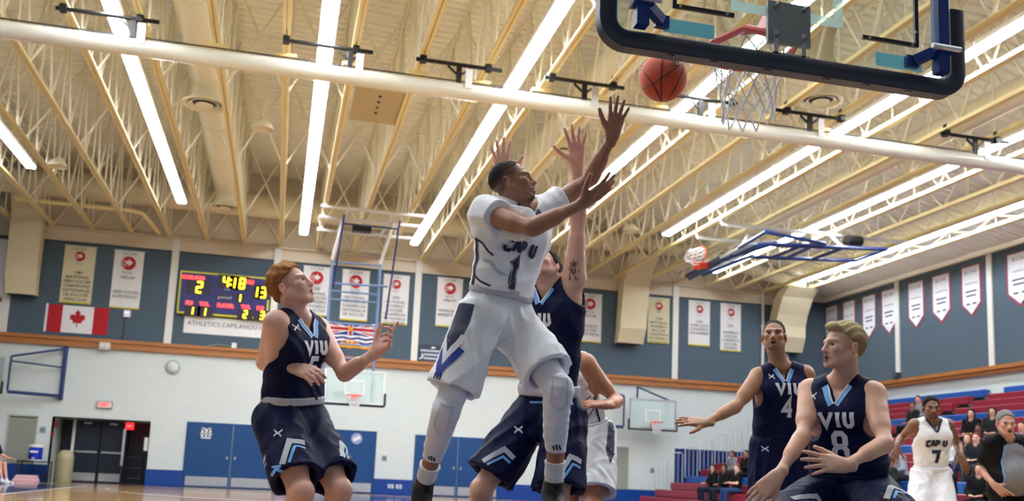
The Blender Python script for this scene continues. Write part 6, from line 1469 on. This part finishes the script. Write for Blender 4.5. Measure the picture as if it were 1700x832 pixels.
P8 = make_person(p, dict(label='blond player in navy jersey 8 crouching with arms low', skin=(.86, .67, .57), hair=(.62, .50, .33), hairtip=(.90, .82, .62), hairstyle=dict(th=.009, amp=.004, freq=80, comb=1, top=.012, fringe=1, z=[-.085, -.085, -.045, .034, .048, .068, .080, .086]), mouth=.75, lip=(.72, .40, .40), scale=1.04, head=1.02, arm=.80, brow=.45, fade=.55))
jo, jf = jersey(P8, M_NAVY, infl=.022, seed=51, amp=.011, tuck=False, hem=-.07); viu_front(P8, jo, '8', .76, .47, hw=.082, hn=.165, shift=.022)
so, sf = shorts(P8, M_NAVYS, length=.95, flare=.050, seed=52, amp=.015, top=.14, wm=M_NAVYS); leg_art(P8, so, 'R', HF+CU*.5); leg_art(P8, so, 'L', HF)
decal('hem_line', jf, quad_strip([(x, 0) for x in np.linspace(-.15, .15, 12)], .006), P8.T(-.055)+P8.fw*.25, -P8.rt, P8.up, P8.fw, M_DGREY, jo)
for sd in 'LR': shoe(P8, sd, M_SHOEW, M_SHOEB, .09, M_SOCK, .15)
# --- 7 in white further back
p = {}
p['shR'] = U(1519, 706, 9.7); p['shL'] = U(1573, 706, 9.7); p['hiR'] = U(1532, 788, 9.7); p['hiL'] = U(1560, 788, 9.72)
p['knR'] = J(p['hiR'], 1526, 862, .47, True); p['knL'] = J(p['hiL'], 1568, 862, .47, True); p['anR'] = drop(p['knR'], .46, .10, CF); p['anL'] = drop(p['knL'], .46, .10, CF); p['toR'] = foot(p['anR'], -CF); p['toL'] = foot(p['anL'], -CF)
p['elR'] = J(p['shR'], 1497, 727, .30, False); p['wrR'] = J(p['elR'], 1488, 742, .27, True); p['elL'] = J(p['shL'], 1590, 738, .31, False); p['wrL'] = J(p['elL'], 1595, 757, .27, True)
p['handR'] = dict(d=-CR*.3-CU*.6-CF*.5, n=-CU*.4+CF, side=-1); p['handL'] = dict(d=-CU*.8+CR*.2-CF*.4, n=CF, side=1)
p['head'] = U(1546, 678, 9.65); p['hfw'] = -CF*.95-CR*.15+Z*.08; p['hup'] = Z; p['neck'] = U(1547, 699, 9.7)
P7 = make_person(p, dict(label='player in white jersey 7 standing in front of the bleachers', skin=(.50, .35, .27), hair=(.035, .03, .03), hairstyle=dict(th=.013, amp=.002, freq=130), beard=.6, mouth=.2, lip=(.42, .24, .22), scale=1.02, head=1.02, res=.011, hres=.0055, fres=.007))
jo, jf = jersey(P7, M_WJ, infl=.020, seed=61, amp=.011, res=.010); word_on(P7, jo, 'CAP U', .075, .020, .66, 0, M_DNAVY, M_DPALE); decal('number', jf, word_quads('7', .15, .036, .62), chest(P7, .38, 0, .22), -P7.rt, P7.up, P7.fw, M_DNAVY, jo)
vb = P7.nb-P7.up*.088+P7.fw*.16
for sg in (-1, 1): decal('collar_trim', jf, quad_strip([(0, -.012), (sg*.08, .115)], .024), vb, -P7.rt, P7.up, P7.fw, M_DNAVY, jo)
so, sf = shorts(P7, M_WS, length=.86, flare=.045, seed=62, amp=.014, res=.010, wm=M_WS)
hi_, kn = p['hiL'], p['knL']; ax = nrm(hi_-kn); ns = nrm(CR*.8+HF*.6); ns = nrm(ns-ax*(ns@ax)); us = np.cross(ax, ns); decal('side_panel', sf, poly_fill([(-.03, .20), (.03, .20), (.04, .0), (.02, -.2), (-.0, .0)]), hi_+(kn-hi_)*.45+ns*.3, us, ax, ns, M_DNAVY, so)
for sd in 'LR': shoe(P7, sd, M_SHOEW, M_SHOEB, .09, M_SOCK, .15)
# --- trousers for the referee and the crowd
def trousers(P, m, res=.012, r0=.105, r1=.078, r2=.062, top=.12):
    f = Field(); T, w, fw, H = P.T, P.w, P.fw, P.H
    f.add(Cap(T(-.03, -.06), T(-.03, .06), .122*w, .122*w, fw, .88, .06), Cap(T(top, -.05), T(top, .05), .118*w, .118*w, fw, .86, .05))
    for sd in 'LR':
        hi_, kn, an = P.J['hi'+sd], P.J['kn'+sd], P.J['an'+sd]; f.add(Cap(hi_, kn, r0*H, r1*H, None, 1, .05), Cap(kn, an, r1*H, r2*H, None, 1, .03))
    f.disp(folds([(P.rt+P.up*.3, 30), (P.up, 24)], .005, 3)); return link('trousers', field_mesh('trousers', f, res, m), P.root), f
def top_garment(P, m, res=.014, long=True, infl=.022, name='top', seed=1, hood=False, hem=-.02):
    f = Field(); H, w, T, up, rt, fw, J_ = P.H, P.w, P.T, P.up, P.rt, P.fw, P.J; i = infl
    for a, x, r in ((hem, .058, .115), (.2, .05, .112), (.42, .045, .112), (.70, .064, .112), (.88, .088, .088)): f.add(Cap(T(a, -x), T(a, x), r*w+i, r*w+i, fw, .90, .06))
    b_ = P.opt.get('belly', 0)
    if b_: f.add(Ell(T(.32, 0, .05), np.stack([rt, fw, up]), np.array((.15, .13*(1+b_), .17))*w+i, .05))
    for sg, sd in ((1, 'R'), (-1, 'L')):
        sh, el, wr = J_['sh'+sd], J_['el'+sd], J_['wr'+sd]
        f.add(Cap(P.nb, sh+up*.01, .052*w+i*.6, .052*w+i*.8, None, 1, .04), Ell(sh, np.eye(3), np.full(3, .066*w+i*.6), .04))
        if long: f.add(Cap(sh, el, .060*H+i*.5, .050*H+i*.4, None, 1, .03), Cap(el, wr-nrm(wr-el)*.02, .050*H+i*.4, .036*H+i*.3, None, 1, .03))
        else: f.add(Cap(sh, sh+(el-sh)*.62, .062*H+i*.6, .058*H+i*.7, None, 1, .03))
    if hood: f.add(Cap(P.nb-fw*.06+rt*.06, P.nb-fw*.06-rt*.06, .05, .05, None, 1, .03))
    f.disp(folds([(rt+up*.5, 28), (up, 22), (rt-up, 34)], .006, seed)); f.sub(Cap(P.nb+fw*.03, P.nb+up*.3, .062*H, .12*H, None, 1, .006))
    return link(name, field_mesh(name, f, res, m), P.root), f
# --- referee
p = {}
p['shR'] = U(1647, 736, 9.3); p['shL'] = U(1698, 737, 9.3); p['hiR'] = U(1659, 815, 9.3); p['hiL'] = U(1689, 815, 9.3)
p['knR'] = drop(p['hiR'], .45, .50, -CF); p['knL'] = drop(p['hiL'], .45, .50, -CF); p['anR'] = drop(p['knR'], .43, .10, CF); p['anL'] = drop(p['knL'], .43, .10, CF); p['toR'] = foot(p['anR'], -CF); p['toL'] = foot(p['anL'], -CF)
p['elR'] = J(p['shR'], 1632, 781, .30, False); p['wrR'] = J(p['elR'], 1651, 806, .27, True); p['elL'] = J(p['shL'], 1712, 781, .30, False); p['wrL'] = J(p['elL'], 1705, 812, .27, True)
p['handR'] = dict(d=CR*.6-CU*.6-CF*.4, n=CR*.4+CF, side=-1, curl=(.1, .8, .9, .9)); p['handL'] = dict(d=-CU, n=-CR, side=1)
p['head'] = U(1670, 703, 9.25); p['hfw'] = -CF*.95-CR*.12; p['hup'] = Z; p['neck'] = U(1671, 729, 9.3)
PR = make_person(p, dict(label='grey haired referee with whistle in grey and black shirt', skin=(.80, .60, .52), hair=(.50, .50, .50), hairstyle=dict(th=.011, amp=.002, freq=120, comb=1), mouth=.0, scale=1.0, head=1.04, res=.011, hres=.0055, fres=.007, belly=.12, build=1.06))
jo, jf = top_garment(PR, fabric('referee_black', (.05, .05, .06)), .010, long=False, name='shirt', seed=4)
decal('grey_front', jf, poly_fill([(-.085, .17), (-.04, .20), (.04, .20), (.085, .17), (.125, .02), (.13, -.30), (-.13, -.30), (-.125, .02)], .016), PR.T(.60)+PR.fw*.25, -PR.rt, PR.up, PR.fw, fabric('referee_grey', (.50, .51, .54)), jo, .003)
for sg in (-1, 1): decal('blue_piping', jf, quad_strip([(sg*.087, .17), (sg*.127, .02), (sg*.132, -.30)], .008), PR.T(.60)+PR.fw*.25, -PR.rt, PR.up, PR.fw, M_DSKY, jo, .005)
trousers(PR, fabric('referee_trousers', (.035, .035, .04)))
for sd in 'LR': shoe(PR, sd, M_SHOEB, M_SHOEB, .06)
wp = PR.hc+np.array((0, .112, -.068))@PR.Rh*PR.hs; build('whistle', MB().lathe([(.012, -.012), (.012, .012)], wp, 12, PR.rt).bar(wp, wp-PR.fw*.03, .014, .010), M_BLACK, PR.root)

# ------------------------------------------------------------------ spectators on the bleachers
def spectator(px, py, top, pants, hair, skin, label, style=None, long_=None, lean=0.0, turn=0.0, rows=None, size=.94, sleeves=True, cap=None, armf=0, scarf=None, topname='jacket', shoe_c=None, belly=0):
    d = dirpx(px, py); best = None
    for n_ in range(2, NR+1):                # the row whose seated head height meets this sight line
        x = rowX(n_)+.20-.25*lean; t_ = x/d[0]; zh = CAM_H+d[2]*t_; e = abs(zh-(rowZ(n_)+.74*size))
        if best is None or e < best[0]: best = (e, n_, d[1]*t_)
    n_, y = best[1], best[2]
    if rows: n_ = rows; y = d[1]*(rowX(n_)+.2)/d[0]
    x, z = rowX(n_)+.20, rowZ(n_); s = size
    f2 = nrm(np.array([-1.0, -turn, 0])); r2 = np.cross(f2, Z); up2 = nrm(Z+f2*lean); c = np.array([x, y, z+.10])
    p = {}; p['hiR'] = c+r2*.09*s; p['hiL'] = c-r2*.09*s; sm = c+up2*.47*s; p['shR'] = sm+r2*.17*s; p['shL'] = sm-r2*.17*s
    zt2 = max(rowZ(n_-1)-.175, 0.0) if n_ > 1 else 0
    for sd, sg in (('R', 1), ('L', -1)):
        k = c+f2*.43*s+r2*sg*(.11+.02*rnd.random())*s; k[2] = z+.06*s+.02; p['kn'+sd] = k; a = k+f2*rnd.uniform(-.02, .08); a[2] = zt2+.11; p['an'+sd] = a; p['to'+sd] = a+f2*.17-Z*.06
        e = p['sh'+sd]-Z*.26*s+r2*sg*.07+f2*(.03+.10*armf); p['el'+sd] = e; wv = c+f2*(.26+.05*rnd.random())+r2*sg*.06+Z*(.10+.12*armf); p['wr'+sd] = e+nrm(wv-e)*.25*s; p['hand'+sd] = dict(d=nrm(f2-r2*sg*.6), n=-Z, side=-1 if sd == 'R' else 1, s=.95)
    tgt = nrm(np.array([0, 12.0, 1.4])-sm); p['head'] = sm+up2*.215*s+f2*.02; p['hfw'] = nrm(tgt*.5+f2*.6-CF*.3); p['hup'] = Z
    P = make_person(p, dict(label=label, group='spectators on the bleachers', skin=skin, hair=hair, hairstyle=style if style is not None else dict(th=.013, amp=.003), scale=s, head=.98, res=.016, hres=.0085, fres=.010, hairres=.009, belly=belly))
    if long_: pass
    top_garment(P, fabric('cloth_%02d%02d%02d' % tuple(int(q_*99) for q_ in top), top, .8), .016, long=sleeves, name=topname, seed=int(px))
    trousers(P, fabric('cloth_%02d%02d%02d' % tuple(int(q_*99) for q_ in pants), pants, .8), .016)
    for sd in 'LR': shoe(P, sd, fabric('cloth_%02d%02d%02d' % tuple(int(q_*99) for q_ in (shoe_c or (.08, .08, .09))), shoe_c or (.08, .08, .09)), M_SHOEW, .06)
    if cap is not None:
        c0 = P.hc; Rh = P.Rh; g = Field(); g.add(Ell(c0+np.array((0, -.018, .052))@Rh, Rh, np.array((.086, .108, .085)), .01)); q0 = c0+np.array((0, 0, .052))@Rh; g.inter(lambda Q: -(Q-q0)@Rh[2], .004); g.add(Cap(c0+np.array((0, .07, .056))@Rh, c0+np.array((0, .14, .046))@Rh, .065, .06, Rh[2], .12, .01)); link('cap', field_mesh('cap', g, .009, fabric('cap_cloth', cap)), P.root)
    return P
LONG = lambda L: dict(th=.016, amp=.003, long=L)
SK1, SK2, SK3, SK4 = (.82, .62, .53), (.60, .42, .33), (.46, .32, .26), (.88, .70, .62)
BLK = (.06, .06, .07); JEAN = (.16, .22, .38); GREY = (.46, .48, .50)
spectator(1184, 800, BLK, (.10, .13, .22), (.22, .14, .10), SK1, 'seated woman with long brown hair in black beside two other women', LONG(.16), armf=.6)
spectator(1203, 793, BLK, (.12, .14, .20), (.08, .06, .06), SK2, 'seated woman with long black hair between two other women', LONG(.16), armf=.3)
spectator(1224, 789, BLK, (.16, .24, .42), (.52, .28, .14), SK4, 'seated woman with short ginger hair, bare shoulders and jeans', dict(th=.017, amp=.004), armf=.9, sleeves=False)
spectator(1218, 757, GREY, (.10, .10, .12), (.07, .06, .06), SK2, 'seated man in grey hoodie beside a man in black', None, lean=.12, armf=.3)
spectator(1239, 753, BLK, (.07, .07, .09), (.08, .07, .07), SK2, 'seated man in black jacket next to the grey hoodie', None, armf=.8, shoe_c=(.8, .8, .82))
spectator(1525, 670, (.50, .53, .58), (.10, .10, .13), (.10, .08, .08), SK1, 'seated man in pale grey hoodie high on the bleachers', None, turn=.5, lean=.15, shoe_c=(.85, .25, .12))
spectator(1516, 681, (.14, .13, .14), (.08, .08, .1), (.12, .09, .08), SK2, 'seated person in dark clothes half hidden beside the pale hoodie', None)
spectator(1613, 693, BLK, (.07, .07, .09), (.06, .05, .06), SK1, 'seated woman with long black hair in black jacket by the aisle', LONG(.22), turn=.4)
spectator(1648, 689, (.12, .13, .15), (.24, .33, .50), (.13, .08, .06), SK1, 'seated woman with long dark hair above the referee', LONG(.20), turn=.6)
spectator(1625, 712, (.24, .07, .12), (.08, .07, .09), (.05, .05, .05), SK3, 'smiling seated woman in maroon top', LONG(.14), turn=.4)
spectator(1607, 731, (.30, .30, .22), JEAN, (.45, .28, .18), SK4, 'seated woman with light brown hair in olive top', LONG(.12), turn=.4, armf=.4)
spectator(1621, 728, (.12, .13, .15), (.18, .19, .22), (.44, .20, .12), SK4, 'seated red haired man in charcoal sweater', None, turn=.5, armf=.3)
spectator(1626, 786, BLK, (.06, .06, .07), (.12, .08, .07), SK1, 'seated person dressed in black low on the bleachers beside the referee', LONG(.06), turn=.6, shoe_c=(.9, .4, .12))
spectator(1479, 772, (.12, .16, .13), (.08, .09, .1), (.1, .08, .07), SK2, 'seated child in black cap and dark green top', None, size=.80, cap=(.04, .04, .05))
spectator(1494, 752, (.58, .61, .66), (.2, .2, .22), (.16, .11, .08), SK1, 'seated person in pale grey sweatshirt leaning behind the white player', None, lean=.25)
spectator(1583, 737, (.78, .80, .84), JEAN, (.10, .08, .08), SK2, 'seated person in white and navy top half hidden by the white player', None, shoe_c=(.85, .86, .88))
spectator(1698, 712, (.38, .40, .43), (.16, .17, .2), (.2, .14, .1), SK1, 'seated person in grey shirt beyond the referee', None, sleeves=False)
spectator(1574, 812, BLK, (.05, .05, .06), (.06, .05, .05), SK2, 'seated person in black low on the bleachers behind the white player', None)
# --- player sitting by the far wall at the hall end
t = thing('bench_seat', 'plain dark team bench on the sideline under the seated player', 'bench', (-8.7, 30.3, 0))
build('seat', MB().box(-9.65, -7.78, 30.1, 30.5, .40, .45), M_BLACK, t)
for x in (-9.55, -7.88):
    for y in (30.15, 30.45): rod('leg', (x, y, 0), (x, y, .40), .02, M_BLACK, t)
p = {}; c = np.array((-7.95, 30.3, .55)); f2 = nrm(np.array((1.0, -.35, 0))); r2 = np.cross(f2, Z)
p['hiR'] = c+r2*.09; p['hiL'] = c-r2*.09; sm = c+Z*.46+f2*.15; p['shR'] = sm+r2*.17; p['shL'] = sm-r2*.17
for sd, sg in (('R', 1), ('L', -1)):
    k = c+f2*.45+r2*sg*.11; p['kn'+sd] = k; a = k+f2*.12; a[2] = .10; p['an'+sd] = a; p['to'+sd] = a+f2*.17-Z*.05; e = p['sh'+sd]-Z*.22+f2*.12+r2*sg*.05; p['el'+sd] = e; p['wr'+sd] = e+nrm(f2*.9-Z*.30)*.26; p['hand'+sd] = dict(d=f2, n=-Z, side=-1 if sd == 'R' else 1)
p['head'] = sm+Z*.22+f2*.04; p['hfw'] = f2; p['hup'] = Z
PB = make_person(p, dict(label='player sitting on the dark team bench with one hand held out', skin=(.84, .62, .54), hair=(.2, .14, .1), hairstyle=dict(th=.012, amp=.003), res=.016, hres=.0085, fres=.010, hairres=.009))
top_garment(PB, M_NAVY, .016, long=False, name='jersey'); shorts(PB, M_NAVYS, length=.8, res=.014, wm=M_NAVYS)
for sd in 'LR': shoe(PB, sd, M_SHOEW, M_SHOEW, .06)
for o in bpy.data.objects:
    for k in ('_loc', '_f'):
        if k in o: del o[k]
print('BUILD SECONDS', time.time()-T0, 'objects', len(bpy.data.objects))
